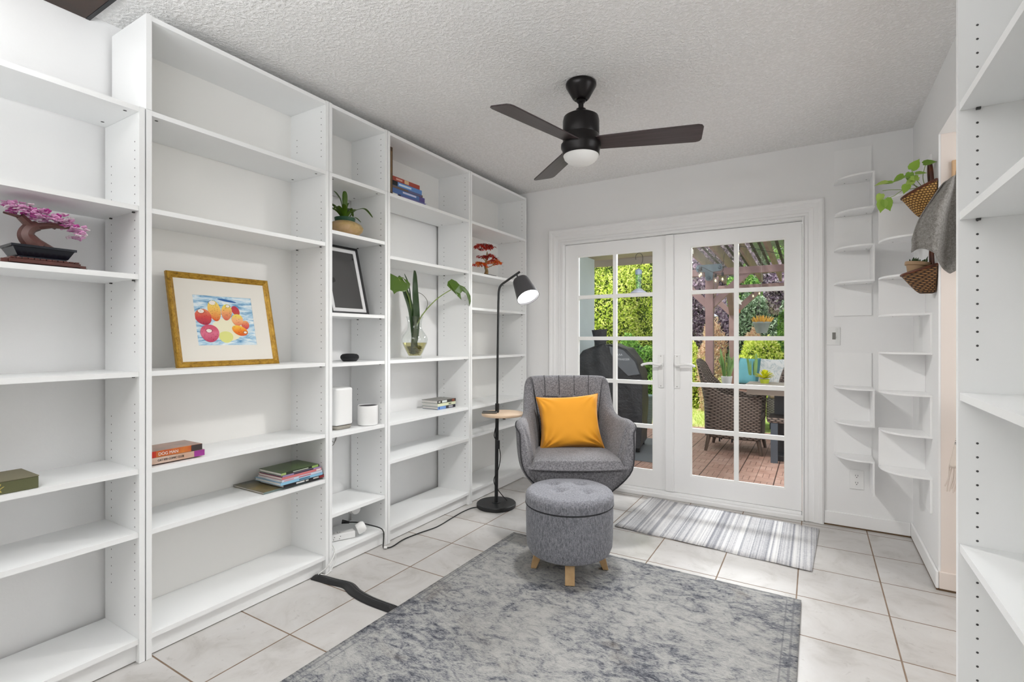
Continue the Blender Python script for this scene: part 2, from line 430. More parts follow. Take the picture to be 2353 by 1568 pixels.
M['lf_house'] = m_leaf('houseplant_leaf', ['#3c5a10', '#58781c'], 0.35, 0.15, False)
M['lf_sans'] = m_leaf('snake_plant_leaf', ['#16280f', '#2c4a1c'], 0.35, 0.05, False)
M['lf_poth'] = m_leaf('pothos_leaf', ['#4c7a1e', '#86a93a', '#b9cd6a'], 0.4, 0.2)
M['stem'] = mat('green_stem', '#7b8f4a', 0.5)
M['ygsucc'] = m_leaf('yellow_succulent', ['#a8b81f', '#e2e02a', '#f6f13f'], 0.5, 0.2)
# ================================================================== ROOM
YW = 2.859; XR = 2.602; H = 2.425
struct(MB().box(-0.42, 3.9, -2.6, 2.98, -0.1, 0.0), 'floor', M['floor'])
struct(MB().box(-0.42, 3.9, -2.6, 2.98, H, H+0.12), 'ceiling', M['ceil'])
struct(MB().box(-0.42, -0.30, -2.6, 2.98, 0, H), 'wall_left', M['wall'])
b = MB(); b.box(-0.30, 0.306, YW, 2.98, 0, H); b.box(2.042, XR+0.2, YW, 2.98, 0, H); b.box(0.306, 2.042, YW, 2.98, 1.965, H)
struct(b, 'wall_back', M['wall'])
struct(MB().box(XR, XR+0.008, 2.15, YW, 0, H), 'wall_right', M['wall'])
struct(MB().box(XR+0.0085, XR+0.20, 2.15, 2.27, 0, H), 'wall_right_return', M['beige_wall'])
struct(MB().box(XR+0.201, 3.9, 2.15, 2.27, 0, H), 'wall_passage', M['beige_wall'])
struct(MB().box(XR, XR+0.115, 0.70, 2.149, 2.137, H), 'wall_right_header', M['wall'])
struct(MB().box(2.69, 2.80, -2.6, 0.699, 0, H), 'wall_right_near', M['wall'])
struct(MB().box(-0.42, 4.0, -2.7, -2.6, 0, H), 'wall_front', mat('darkened_taupe_wall', '#a39b92', 0.8))  # unseen wall, toned down to send less light to the right bookcase
struct(MB().box(3.9, 4.0, -2.599, 2.27, 0, 1.0).box(3.9, 4.0, -2.6, 0.5, 1.0, H).box(3.9, 4.0, 2.05, 2.27, 1.0, H), 'wall_passage_end', M['beige_wall'])
# baseboards with the brown gap beneath them
def bboard(name, x0, x1, y0, y1, m='trim'):
    o = struct(MB().box(x0, x1, y0, y1, 0.009, 0.088), name, M[m], bevel=0.003)
    return o
bboard('baseboard_back', 2.153, XR-0.013, YW-0.013, YW-0.0005)
bboard('baseboard_right', XR-0.0125, XR-0.0005, 2.137, YW-0.0005)
bboard('baseboard_passage', XR, 3.85, 2.136, 2.1495, 'beige_wall')
struct(MB().box(2.153, XR-0.002, YW-0.010, YW-0.001, 0.0005, 0.0085).box(XR-0.010, XR-0.001, 2.14, YW-0.01, 0.0005, 0.0085).box(XR, 3.8, 2.139, 2.149, 0.0005, 0.0085), 'trim_4', M['gap'])
# wood beam on the ceiling, upper left corner
t = thing('ceiling_beam', 'dark brown wooden beam under the ceiling above the empty wall', 'beam', (0, -0.3, H))
MB().box(-0.298, 2.6, -0.16, 0.222, -0.022, -0.001).build('beam_board', M['dwood'], t, bevel=0.002)
MB().box(-0.298, 2.6, 0.2225, 0.236, -0.022, -0.001).build('painted_shadow_strip', M['plast_b'], t)  # shadow along the beam's edge, put in as a black strip

# ---------------------------------------------------------------- door casing
def casing(path, name):
    """moulded casing swept along a rectangular path in the wall plane"""
    prof = [(0, 0), (0, 0.012), (0.008, 0.017), (0.020, 0.018), (0.026, 0.013), (0.050, 0.016), (0.056, 0.021), (0.078, 0.022), (0.084, 0.026), (0.100, 0.028), (0.110, 0.022), (0.110, 0)]
    mb = MB(); n = len(prof); vs = []; fs = []
    for (x, z, dx, dz) in path:
        for (u, v) in prof: vs.append((x+dx*u, YW-v-0.0005, z+dz*u))
    for i in range(len(path)-1):
        for k in range(n-1): fs.append((i*n+k, i*n+k+1, (i+1)*n+k+1, (i+1)*n+k))
    mb.add(vs, fs)
    return struct(mb, name, M['trim'])
casing([(0.306, 0.002, -1, 0), (0.306, 1.966, -1, 1), (2.042, 1.966, 1, 1), (2.042, 0.002, 1, 0)], 'trim_1')
# jamb
b = MB(); b.box(0.3065, 0.329, 2.836, 2.979, 0.002, 1.9645); b.box(2.032, 2.0415, 2.836, 2.979, 0.002, 1.9645); b.box(0.329, 2.032, 2.836, 2.979, 1.948, 1.9645)
struct(b, 'trim_2', M['trim'], bevel=0.002)
b = MB(); b.box(0.31, 2.04, 2.832, 2.96, 0.0005, 0.028); b.box(0.333, 2.028, 2.866, 2.96, 0.028, 0.048)
struct(b, 'trim_3', M['trim'], bevel=0.003)

def leaf(name, x0, x1, gx0, gx1, mx, ast=None, lever=1):
    r = bpy.data.objects.new(name, None); COL.objects.link(r); r.location = (x0, 2.88, 0); r['kind'] = 'structure'
    y0, y1 = 0.0, 0.045; L = lambda x: x-x0
    z0, z1, g0, g1 = 0.05, 1.945, 0.177, 1.849
    f = MB(); f.box(0, L(gx0), y0, y1, z0, z1); f.box(L(gx1), L(x1), y0, y1, z0, z1)
    f.box(L(gx0), L(gx1), y0, y1, z0, g0); f.box(L(gx0), L(gx1), y0, y1, g1, z1)
    f.build('leaf_frame', M['trim'], r)
    s = MB(); w_ = 0.011                       # glazing bead around the glass
    for a in ((gx0, gx0+w_, g0+w_, g1-w_), (gx1-w_, gx1, g0+w_, g1-w_), (gx0, gx1, g0, g0+w_), (gx0, gx1, g1-w_, g1)):
        s.box(L(a[0]), L(a[1]), 0.004, 0.02, a[2], a[3])
    s.build('glazing_bead', M['mullion'], r)
    m = MB()
    for z in (0.513, 0.845, 1.180, 1.514): m.box(L(gx0), L(gx1), 0.006, 0.034, z-0.0145, z+0.0145)
    m.box(L(mx)-0.0145, L(mx)+0.0145, 0.0055, 0.0345, g0, g1)
    m.build('muntin_grille', M['mullion'], r)
    MB().box(L(gx0), L(gx1), 0.0185, 0.0215, g0, g1).build('glass_pane', M['pane'], r)
    if ast:
        MB().box(L(ast[0]), L(ast[1]), -0.024, -0.0005, 0.052, 1.943).build('astragal', M['trim'], r, bevel=0.005)
    # lever handle on its long plate
    hx = L(ast[0])-0.036 if lever < 0 else 0.052
    h = MB().box(hx-0.021, hx+0.021, -0.009, -0.0005, 0.812, 1.062).build('handle_plate', M['plast_w'], r, bevel=0.006)
    p = crom([(hx, -0.01, 0.985), (hx, -0.045, 0.985), (hx+lever*0.02, -0.055, 0.988), (hx+lever*0.07, -0.056, 0.994), (hx+lever*0.12, -0.052, 0.985), (hx+lever*0.133, -0.05, 0.976)], 5)
    q = MB(); q.tube(p, [0.0115-0.003*i/len(p) for i in range(len(p))], 12); q.cyl((hx, -0.009, 0.985), (hx, -0.018, 0.985), 0.018)
    q.build('lever', M['plast_w'], h)
    q = MB()
    for z in (0.826, 1.048): q.cyl((hx, -0.0095, z), (hx, -0.0105, z), 0.0035, n=10)
    q.build('screw', M['cord_g'], h)
    return r
leaf('door_1', 0.332, 1.178, 0.4377, 1.061, 0.752, ast=(1.152, 1.212), lever=-1)
leaf('door_2', 1.182, 2.029, 1.325, 1.938, 1.632, lever=1)

# ================================================================== BOOKCASES
def hole_rows(mb, y, sgn, zs, x):
    for z in zs:
        n = 10; c = [(x+0.0026*math.cos(2*PI*k/n), y+sgn*0.0004, z+0.0026*math.sin(2*PI*k/n)) for k in range(n)]
        mb.add(c, [tuple(range(n))], 1)
def frange(a, b_, st):
    out = []
    while a < b_: out.append(a); a += st
    return out
SH = 0.018
def bookcase(label, y0, y1, shelves, ext=True, back=True, group='tall white bookcases along the left wall', rz=0, loc=None, feet=True):
    t = thing('bookcase', label, 'bookcase', loc or (0, y0, 0), rz, group)
    W = y1-y0; D = -0.28
    for i, (a, c) in enumerate(((0, SH), (W-SH, W))):
        b = MB(); b.box(D, 0, a, c, 0.001, 2.0195)
        yi = SH if i == 0 else W-SH; sg = 1 if i == 0 else -1
        hole_rows(b, yi, sg, frange(0.17, 0.97, 0.032)+frange(1.13, 1.93, 0.032), -0.034)
        hole_rows(b, yi, sg, frange(0.24, 0.90, 0.032)+frange(1.20, 1.86, 0.032), D+0.055)
        b.build('side_panel', [M['mela'], M['hole']], t)
        if ext:
            b = MB(); b.box(D, 0, a, c, 2.0205, 2.37)
            hole_rows(b, yi, sg, frange(2.095, 2.32, 0.032), -0.034); hole_rows(b, yi, sg, frange(2.15, 2.24, 0.032), D+0.055)
            b.build('extension_side_panel', [M['mela'], M['hole']], t)
    for z in shelves:
        b = MB(); fr = -0.003 if z < 2.0 else -0.001
        bk = D+0.004 if not back and z < 2.0 else D+0.0045
        b.box(bk, fr, SH+0.0005, W-SH-0.0005, z-SH, z)
        if z >= 2.0 or abs(z-1.052) < 0.02 or z < 1.99:
            for (hx, hy) in ((-0.035, SH+0.03), (D+0.06, SH+0.03), (-0.035, W-SH-0.03), (D+0.06, W-SH-0.03)):
                if z >= 2.0:
                    b.add([(hx+0.006*math.cos(k), hy+0.006*math.sin(k), z-SH-0.0004) for k in np.arange(0, 6.2, 0.7)], [tuple(range(9))], 1)
                elif z > 0.2:                      # little black shelf pins
                    yy = SH+0.004 if hy < W/2 else W-SH-0.004
                    b.box(hx-0.004, hx+0.004, yy-0.0035, yy+0.0035, z-SH-0.005, z-SH-0.0005, 1)
        b.build('shelf', [M['mela'], M['hole']], t)
    if ext:
        MB().box(D+0.004, -0.001, SH+0.0005, W-SH-0.0005, 2.352-0.002, 2.368).build('top_board', M['mela'], t)
        MB().box(D, D+0.0035, SH*0.3, W-SH*0.3, 2.021, 2.369).build('extension_back_panel', M['melab'], t)
    if back: MB().box(D, D+0.0035, SH*0.3, W-SH*0.3, 0.02, 2.019).build('back_panel', M['melab'], t)
    MB().box(-0.040, -0.024, SH+0.0005, W-SH-0.0005, 0.004, 0.0705).build('plinth', M['mela'], t)
    return t
Gp = 0.003
bookcase('white bookcase without top extension at the left edge of the picture', -0.804, -0.0042, [2.0185, 1.660, 1.411, 1.058, 0.705, 0.475, 0.089], ext=False, back=False)
bookcase('wide white bookcase holding the gold framed painting', 0, 0.80, [2.0185, 1.660, 1.058, 0.70, 0.474, 0.089])
bookcase('narrow white bookcase holding the black framed picture', 0.803, 1.203, [2.0185, 1.731, 1.311, 1.052, 0.691, 0.285, 0.095], back=False)
bookcase('wide white bookcase holding the glass vase of leaves', 1.206, 2.006, [2.0185, 1.657, 1.052, 0.693, 0.472, 0.09], back=False)
bookcase('wide white bookcase in the corner behind the floor lamp', 2.009, 2.809, [2.0185, 1.657, 1.402, 1.048, 0.69, 0.486, 0.097])
# the bookcase on the right, facing left
bookcase('white bookcase with rows of peg holes at the right edge of the picture', 0, 0.80, [2.0185, 1.726, 1.472, 1.053, 0.701, 0.09], group='bookcase at the right edge', rz=PI, loc=(2.389, 0.661, 0))

# ================================================================== ZIGZAG CORNER SHELVES
def zigzag(label, xc, yc, zs, first, tops, cat='corner shelf', R=0.195):
    """quarter-round shelves in the corner (xc, yc); panels alternate between the two sides"""
    t = thing('zigzag_corner_shelf', label, cat, (xc, yc, 0), 0, 'white zigzag corner shelves')
    T = 0.010
    for z in zs:
        pts = [(0, 0)]+[(-R*math.sin(a)**0.8, -R*math.cos(a)**0.8) for a in np.linspace(0.0001, PI/2-0.0001, 14)]
        b = MB().prism(pts, z-T, z)
        for (hx, hy) in ((-0.03, -0.05), (-0.14, -0.03)): b.box(hx-0.003, hx+0.003, hy-0.003, hy+0.003, z-T-0.0008, z-T-0.0003, 1)
        b.build('shelf', [M['trim'], M['hole']], t)
    for i, (z1, z0) in enumerate(tops):
        flat = (i % 2 == 0) == (first == 'F')
        if flat: MB().box(-R, -0.0005, -T, -0.0005, z0+0.0005, z1-T-0.0005).build('upright_panel', M['trim'], t)
        else: MB().box(-T, -0.0005, -R, -0.0005, z0+0.0005, z1-T-0.0005).build('upright_panel', M['trim'], t)
def zz(zs, ztop, zbot):
    e = ([ztop] if ztop else [])+list(zs)+([zbot] if zbot else []); return [(e[i], e[i+1]) for i in range(len(e)-1)]
s1 = [2.152, 1.949, 1.732, 1.523]
zigzag('white zigzag wall shelf of four boards high beside the french door', 2.401, YW, s1, 'F', zz(s1, 2.368, 1.32))
s2 = [0.883, 0.671, 0.463]
zigzag('white zigzag wall shelf of three boards low above the power outlet', 2.401, YW, s2, 'F', zz(s2, 1.102, 0.262))
s3 = [1.918, 1.706, 1.508, 1.306, 1.108, 0.898, 0.693, 0.488]
zigzag('tall white zigzag shelf behind the hanging baskets near the wall corner', XR, 2.487, s3, 'R', zz(s3, 2.10, 0.313), R=0.200)

# switch and outlet
t = thing('light_switch', 'white light switch plate with clear film beside the door casing', 'switch', (2.203, YW, 1.195))
MB().box(-0.036, 0.036, -0.006, -0.0005, -0.058, 0.058).build('cover_plate', M['plast_w'], t, bevel=0.002)
MB().box(-0.004, 0.010, -0.014, -0.006, -0.014, 0.012).box(-0.006, 0.012, -0.0075, -0.006, -0.022, 0.022).build('toggle', M['cord_g'], t)
fm = MB(); rr = random.Random(4)
fm.grid(lambda u, v: Vector((0.010+u*0.024, -0.012-0.006*rr.random(), -0.052+v*0.104)), 5, 12, smooth=False); fm.build('clear_film', M['cglass'], t)
t = thing('power_outlet', 'white double power outlet low on the wall under the zigzag shelf', 'outlet', (2.325, YW, 0.305))
MB().box(-0.037, 0.037, -0.006, -0.0005, -0.059, 0.059).build('cover_plate', M['plast_w'], t, bevel=0.002)
for z in (0.022, -0.022):
    b = MB(); b.lathe([(0.0005, 0), (0.0165, 0), (0.0175, 0.002)], 24, M=Matrix.Translation((0, -0.0062, z)) @ Matrix.Rotation(PI/2, 4, 'X'))
    b.build('socket', M['plast_w'], t)
    b = MB()
    for dx in (-0.006, 0.006): b.box(dx-0.001, dx+0.001, -0.0094, -0.0088, z, z+0.009)
    b.cyl((0, -0.0088, z-0.007), (0, -0.0094, z-0.007), 0.0025, n=8); b.build('slot', M['plast_b'], t)

# ================================================================== CEILING FAN
t = thing('ceiling_fan', 'black three-blade ceiling fan with a frosted white light', 'ceiling fan', (1.123, 1.373, H))
MB().lathe([(0.001, -0.001), (0.070, -0.001), (0.074, -0.008), (0.074, -0.018), (0.066, -0.032), (0.040, -0.078), (0.032, -0.084), (0.022, -0.078), (0.001, -0.078)], 48).build('canopy', M['bronze'], t)
MB().lathe([(0.0125, -0.076), (0.0125, -0.165), (0.019, -0.168)], 20).lathe([(0.001, -0.078), (0.022, -0.082), (0.024, -0.09), (0.016, -0.10), (0.013, -0.10)], 24).build('downrod', M['bronze'], t)
MB().lathe([(0.001, -0.128), (0.024, -0.130), (0.030, -0.145), (0.032, -0.150), (0.06, -0.156), (0.084, -0.170), (0.0885, -0.19), (0.0885, -0.256), (0.087, -0.259), (0.0885, -0.262), (0.0885, -0.300), (0.097, -0.303), (0.097, -0.318), (0.090, -0.330), (0.0895, -0.352), (0.086, -0.356), (0.001, -0.356)], 56).build('motor_housing', M['bronze'], t)
MB().lathe([(0.0855, -0.350), (0.0855, -0.358), (0.080, -0.372), (0.064, -0.387), (0.040, -0.398), (0.001, -0.402)], 48).build('light_diffuser', M['opal'], t)
fl = bpy.data.lights.new('fan_lamp', 'AREA'); fl.shape = 'DISK'; fl.size = 0.15; fl.energy = 15; fl.color = (1.0, 0.985, 0.96)
flo = bpy.data.objects.new('fan_lamp', fl); COL.objects.link(flo); flo.location = (1.123, 1.373, 2.020)
def blade_mb():
    out = [(0.075, -0.050), (0.30, -0.060), (0.535, -0.066), (0.552, -0.060), (0.560, -0.046), (0.560, 0.046), (0.552, 0.060), (0.535, 0.066), (0.30, 0.060), (0.075, 0.052)]
    return MB().prism(out, -0.003, 0.003)
for a in (17, 137, 257):
    bo = blade_mb().build('fan_blade', M['blade'], t, bevel=0.0015)
    bo.matrix_local = Matrix.Translation((0, 0, -0.298)) @ Matrix.Rotation(math.radians(a), 4, 'Z') @ Matrix.Rotation(math.radians(-13), 4, 'X')
    MB().box(0.05, 0.125, -0.028, 0.028, 0.0035, 0.009).build('blade_bracket', M['bronze'], bo, bevel=0.002)

# ================================================================== FLOOR LAMP
def local(rx, dz, wy): return (rx, wy, dz)
LX, LY = 0.178, 2.068
t = thing('floor_lamp', 'black floor lamp with a round side table and lit angled shade', 'floor lamp', (LX, LY, 0), YAW)
MB().lathe([(0.001, 0.001), (0.134, 0.001), (0.1375, 0.005), (0.1375, 0.024), (0.134, 0.028), (0.001, 0.029)], 64).build('base', M['black'], t)
MB().lathe([(0.001, 0.0285), (0.032, 0.0285), (0.032, 0.0315), (0.001, 0.032)], 32).build('base_collar', M['black'], t)
b = MB(); b.tube([(0, 0, 0.03), (0.006, 0, 0.69)], [0.0125, 0.0125], 16); b.tube([(0.006, 0, 0.664), (0.0065, 0, 0.722)], [0.0145, 0.0145], 16); b.build('lower_pole', M['black'], t)
pts = [(0.0065, 0, 0.70), (0.010, 0, 1.1), (0.015, 0, 1.44)]+crom([(0.016, 0, 1.46), (0.019, 0, 1.515), (0.034, 0, 1.553), (0.075, 0, 1.585)], 6)+[(0.166, 0, 1.648)]
MB().tube(pts, 0.0078, 14).build('upper_pole', M['black'], t)
MB().lathe([(0.001, 0.640), (0.146, 0.640), (0.148, 0.643), (0.148, 0.655), (0.146, 0.658), (0.001, 0.658)], 64, (0.045, 0, 0)).build('table_disc', M['lwood'], t)
b = MB(); b.box(0.0, 0.07, -0.012, 0.012, 0.632, 0.6395); b.box(0.045, 0.065, -0.012, 0.012, 0.612, 0.632); b.build('table_bracket', M['black'], t)
# shade
top = Vector((0.167, -0.005, 1.592)); ax = Vector((0.34, -0.50, -0.80)).normalized()
Rm = ax.to_track_quat('Z', 'Y').to_matrix().to_4x4(); SM = Matrix.Translation(top) @ Rm
MB().tube([(0.142, 0, 1.633), (0.150, -0.002, 1.612), tuple(top)], 0.006, 10).build('shade_stem', M['black'], t)
MB().lathe([(0.001, 0.0), (0.045, 0.0), (0.054, 0.006), (0.058, 0.018), (0.080, 0.165), (0.0775, 0.165), (0.0555, 0.02), (0.05, 0.010), (0.001, 0.004)], 48, M=SM).build('shade', [mat('shade_outer', '#3a393b', 0.45)], t)
MB().lathe([(0.001, 0.150), (0.0745, 0.150), (0.0735, 0.146), (0.001, 0.146)], 40, M=SM).build('lit_diffuser', mat('lamp_light', (1, 1, 1), 0.5, emit=9.0), t)
# cord and inline switch on the pole
p = crom([(0.012, -0.014, 0.62), (-0.014, -0.006, 0.50), (0.010, -0.016, 0.46), (0.022, -0.012, 0.41), (0.030, -0.010, 0.36), (0.024, -0.008, 0.30), (0.010, -0.013, 0.25), (-0.014, -0.010, 0.20), (-0.012, -0.010, 0.16), (0.012, -0.013, 0.12), (0.045, 0.01, 0.07), (0.075, 0.02, 0.034)], 6)
MB().tube(p, 0.003, 8).build('wound_cord', M['cord_b'], t)
MB().box(0.004, 0.026, -0.030, -0.014, 0.408, 0.468).build('inline_switch', M['plast_b'], t, bevel=0.004)
t = thing('remote_control', 'flat dark grey remote lying on the round lamp table', 'remote', (LX-0.030*math.cos(YAW), LY-0.030*math.sin(YAW)-0.03, 0.6585), YAW)
MB().box(-0.052, 0.052, -0.028, 0.028, 0, 0.012).build('body', mat('gunmetal_plastic', '#5b5954', 0.35), t, bevel=0.003)
MB().box(-0.046, 0.046, -0.022, 0.022, 0.0122, 0.0126).build('screen', M['plast_b'], t)

# ================================================================== ARMCHAIR
CHX, CHY = 0.826, 1.925
arm = thing('armchair', 'grey upholstered armchair with wing arms in front of the french door', 'armchair', (CHX, CHY, 0), YAW)
st = [  # bottom outer, mid outer, top outer, thickness
    ((0.185, -0.285, 0.325), (0.300, -0.290, 0.45), (0.322, -0.235, 0.640), 0.030),
    ((0.225, -0.215, 0.318), (0.322, -0.215, 0.45), (0.345, -0.190, 0.668), 0.062),
    ((0.235, -0.10, 0.312), (0.322, -0.10, 0.46), (0.342, -0.09, 0.680), 0.070),
    ((0.232, 0.04, 0.310), (0.315, 0.05, 0.47), (0.322, 0.06, 0.672), 0.070),
    ((0.222, 0.15, 0.310), (0.298, 0.18, 0.48), (0.300, 0.20, 0.700), 0.075),
    ((0.200, 0.235, 0.310), (0.272, 0.29, 0.50), (0.296, 0.315, 0.800), 0.080),
    ((0.170, 0.270, 0.310), (0.245, 0.325, 0.52), (0.283, 0.362, 0.882), 0.082),
    ((0.120, 0.285, 0.310), (0.180, 0.345, 0.53), (0.235, 0.385, 0.902), 0.085),
    ((0.050, 0.290, 0.310), (0.080, 0.355, 0.53), (0.110, 0.394, 0.905), 0.085),
    ((0.0, 0.292, 0.310), (0.0, 0.360, 0.53), (0.0, 0.397, 0.906), 0.085)]
full = [((-a[0], a[1], a[2]), (-b_[0], b_[1], b_[2]), (-c[0], c[1], c[2]), th) for a, b_, c, th in st]+list(reversed(st[:-1]))
NB = [np.array(list(f[0])+list(f[1])+list(f[2])+[f[3]]) for f in full]
NB = [np.array(x) for x in crom(NB, 4)]
rings = []; nst = len(NB)
cen = np.array([0, 0.0, 0])
for i, s_ in enumerate(NB):
    a, m_, c_, th = s_[0:3], s_[3:6], s_[6:9], s_[9]
    # outer curve bottom -> mid -> top
    oc = [np.array(p) for p in crom([a, m_, c_], 4)]
    # inward direction: towards the seat centre, in plan, perpendicular to the path
    j0, j1 = max(i-1, 0), min(i+1, nst-1)
    tg = NB[j1][6:8]-NB[j0][6:8]; tg = tg/max(1e-6, np.linalg.norm(tg))
    inn = np.array([-tg[1], tg[0]])
    if np.dot(inn, np.array([0, -0.02])-c_[:2]) < 0: inn = -inn
    if i < 3 or i > nst-4: 
        f_ = (3-i if i < 3 else i-nst+4)/3.0; inn = (1-f_*0.3)*inn+f_*0.3*np.array([np.sign(-c_[0]), 0.3]); inn /= np.linalg.norm(inn)
    ring = list(oc)
    I3 = np.array([inn[0], inn[1], 0])
    rim = [c_+I3*th*0.10+np.array([0, 0, 0.018]), c_+I3*th*0.5+np.array([0, 0, 0.026]), c_+I3*th*0.92+np.array([0, 0, 0.008])]
    ring += rim
    topin = c_+I3*th+np.array([0, 0, -0.03])
    botin = m_*0.85+a*0.15+I3*(th+0.012); botin[2] = 0.405
    for k in range(1, 6):
        q = topin*(1-k/5)+botin*(k/5); ring.append(q+I3*0.012*math.sin(PI*k/5))
    low = a+I3*(th+0.02); low[2] = 0.335
    ring.append(low)
    rings.append(ring)
m_ = MB(); nr = len(rings[0]); vs = [tuple(p) for r in rings for p in r]; fs = []
for i in range(nst-1):
    for k in range(nr): fs.append((i*nr+k, i*nr+(k+1) % nr, (i+1)*nr+(k+1) % nr, (i+1)*nr+k))
fs.append(tuple(range(nr-1, -1, -1))); fs.append(tuple((nst-1)*nr+k for k in range(nr)))
m_.add(vs, fs, 0, True); m_.build('shell', M['grey_fab'], arm, sub=2)
# front apron and underside
def apron(u, v):
    x = (u*2-1)*0.292; ed = abs(u*2-1)
    y = -0.303+0.045*ed**4
    z = 0.318+0.016*ed**3+v*0.135
    return Vector((x*(0.76+0.24*v**0.7), y+0.022*(1-v)**2, z))
MB().grid(apron, 20, 5).build('front_apron', M['grey_fab'], arm, solid=0.03, sub=1)
b = MB(); pl = [(0.215*math.copysign(abs(math.cos(a))**0.7, math.cos(a)), 0.0+0.265*math.copysign(abs(math.sin(a))**0.7, math.sin(a))) for a in np.linspace(0, 2*PI, 33)[:-1]]
b.prism(pl, 0.312, 0.40); b.build('seat_base', M['grey_fab'], arm, bevel=0.01)
# piping on the outer rims
for sx in (1, -1):
    P = []
    for i in range(0, 13):
        s_ = NB[i] if sx < 0 else NB[nst-1-i]; P.append((s_[6], s_[7], s_[8]+0.004))
    e = NB[0] if sx < 0 else NB[nst-1]
    fr = [tuple(p) for p in crom([e[0:3], e[3:6], e[6:9]], 6)]
    MB().tube([(x, y-0.003, z) for x, y, z in fr]+P[1:], 0.0038, 8).build('piping', M['pipe'], arm)
# channel seams and buttons on the back rest
def backpt(x, z):
    f_ = (z-0.50)/0.42; y = 0.262+0.070*f_; return (x, y-0.012-0.35*x*x*0, z)
sm = MB()
for x in (-0.150, -0.055, 0.045, 0.140): sm.tube([(x*1.04, 0.325, 0.930), (x*1.02, 0.311, 0.905), (x, 0.2975, 0.85), (x, 0.2845, 0.795)], 0.0022, 6)
sm.tube([(-0.165, 0.276, 0.795), (-0.055, 0.279, 0.789), (0.045, 0.279, 0.789), (0.155, 0.276, 0.795)], 0.0028, 6)
sm.build('seam', mat('seam_grey', '#3a393d', 0.9), arm)
for x in (-0.055, 0.045):
    MB().lathe([(0.001, 0.006), (0.008, 0.004), (0.011, 0), (0.008, -0.003)], 16, M=Matrix.Translation((x, 0.274, 0.790)) @ Matrix.Rotation(PI/2, 4, 'X')).build('button', M['grey_fab'], arm)
# seat cushion
def cush(u, v, s):
    x, y = u*2-1, v*2-1; e = max(0, 1-abs(x)**6)*max(0, 1-abs(y)**6); t_ = e**0.30
    w_ = 0.252-0.022*(y > 0)*y
    X = x*w_*(1-0.04*y); Y = -0.055+y*0.262-0.030*(1-x*x)*(1 if y < 0 else 0.3)*(-min(y, 0))
    z = 0.450+s*(0.060 if s > 0 else 0.014)*t_+0.016*(-y)*0.7
    return Vector((X, Y, z))
MB().grid(lambda u, v: cush(u, v, 1), 26, 26).grid(lambda u, v: cush(u, v, -1), 26, 26).build('seat_cushion', M['grey_fab'], arm)
pp = [tuple(cush(u, 0.0, 1)) for u in np.linspace(0, 1, 24)]+[tuple(cush(1, v, 1)) for v in np.linspace(0.04, 0.9, 12)]
MB().tube(pp, 0.0035, 6).build('cushion_piping', M['grey_fab'], arm)
for (x, y) in ((-0.12, -0.14), (0.12, -0.14), (-0.12, 0.17), (0.12, 0.17)):
    MB().tube([(x, y, 0.318), (x*1.35, y*1.3, 0.003)], [0.020, 0.011], 14).build('leg', M['pine'], arm)
# throw pillow
pt = thing('throw_pillow', 'mustard yellow velvet throw pillow on the grey armchair', 'pillow', (CHX, CHY, 0), YAW)
PMx = Matrix.Translation((-0.006, 0.110, 0.648)) @ Matrix.Rotation(math.radians(-3.5), 4, 'Y') @ Matrix.Rotation(math.radians(68), 4, 'X')
po = pillow_mb(0.400, 0.350, 0.165, n=80, pinch=0.20, wr=0.0065, seed=3).build('pillow_cover', M['mustard'], pt); po.matrix_local = PMx
pr_ = MB().tube(rim_path(0.400, 0.350, pinch=0.20), 0.0035, 6, closed=True).build('piping', mat('mustard_piping', '#c88416', 0.8), pt); pr_.matrix_local = PMx

# ================================================================== OTTOMAN
wo = 2.555; ro = 0.264; OX = 2.1024+ro*math.cos(YAW)-wo*math.sin(YAW); OY = -0.884+ro*math.sin(YAW)+wo*math.cos(YAW)
t = thing('storage_ottoman', 'round grey tufted storage ottoman with pine legs on the rug', 'ottoman', (OX, OY, 0.0115), YAW)
R_ = 0.219
MB().lathe([(0.001, 0.088), (0.150, 0.088), (0.185, 0.090), (0.205, 0.102), (0.216, 0.13), (R_, 0.17), (R_+0.002, 0.30), (R_, 0.331), (0.205, 0.333)], 72).build('body', M['ott_fab'], t)
def lid(u, v):
    a = 2*PI*u; r = v
    if v < 0.80:
        rr_ = v/0.80*(R_-0.028); z = 0.402+0.012*(1-(v/0.8)**2)
        for (bx, by) in BT:
            d = math.hypot(rr_*math.cos(a)-bx, rr_*math.sin(a)-by); z -= 0.020*math.exp(-(d/0.030)**2)
    else:
        q = (v-0.80)/0.20*PI*0.5*1.55; rr_ = (R_-0.028)+0.032*min(1, math.sin(min(q, PI/2))); z = 0.370+0.032*math.cos(min(q, PI/2))-(0.030*(q-PI/2)/(PI*0.275) if q > PI/2 else 0)
    return Vector((rr_*math.cos(a), rr_*math.sin(a), z))
BT = [(-0.055, -0.045), (0.085, -0.060), (-0.075, 0.075), (0.065, 0.070)]
m_ = MB().grid(lid, 96, 40, cu=True); m_.lathe([(R_+0.003, 0.342), (R_-0.004, 0.336)], 72, closed=True); m_.build('lid', M['ott_fab'], t, ang=80)
MB().tube([((R_+0.003)*math.cos(a), (R_+0.003)*math.sin(a), 0.337) for a in np.linspace(0, 2*PI, 73)[:-1]], 0.0028, 6, closed=True).build('lid_seam', M['pipe'], t)
for (bx, by) in BT: MB().lathe([(0.001, 0.398), (0.008, 0.397), (0.0105, 0.392)], 16, (bx, by, 0)).build('button', M['ott_fab'], t)
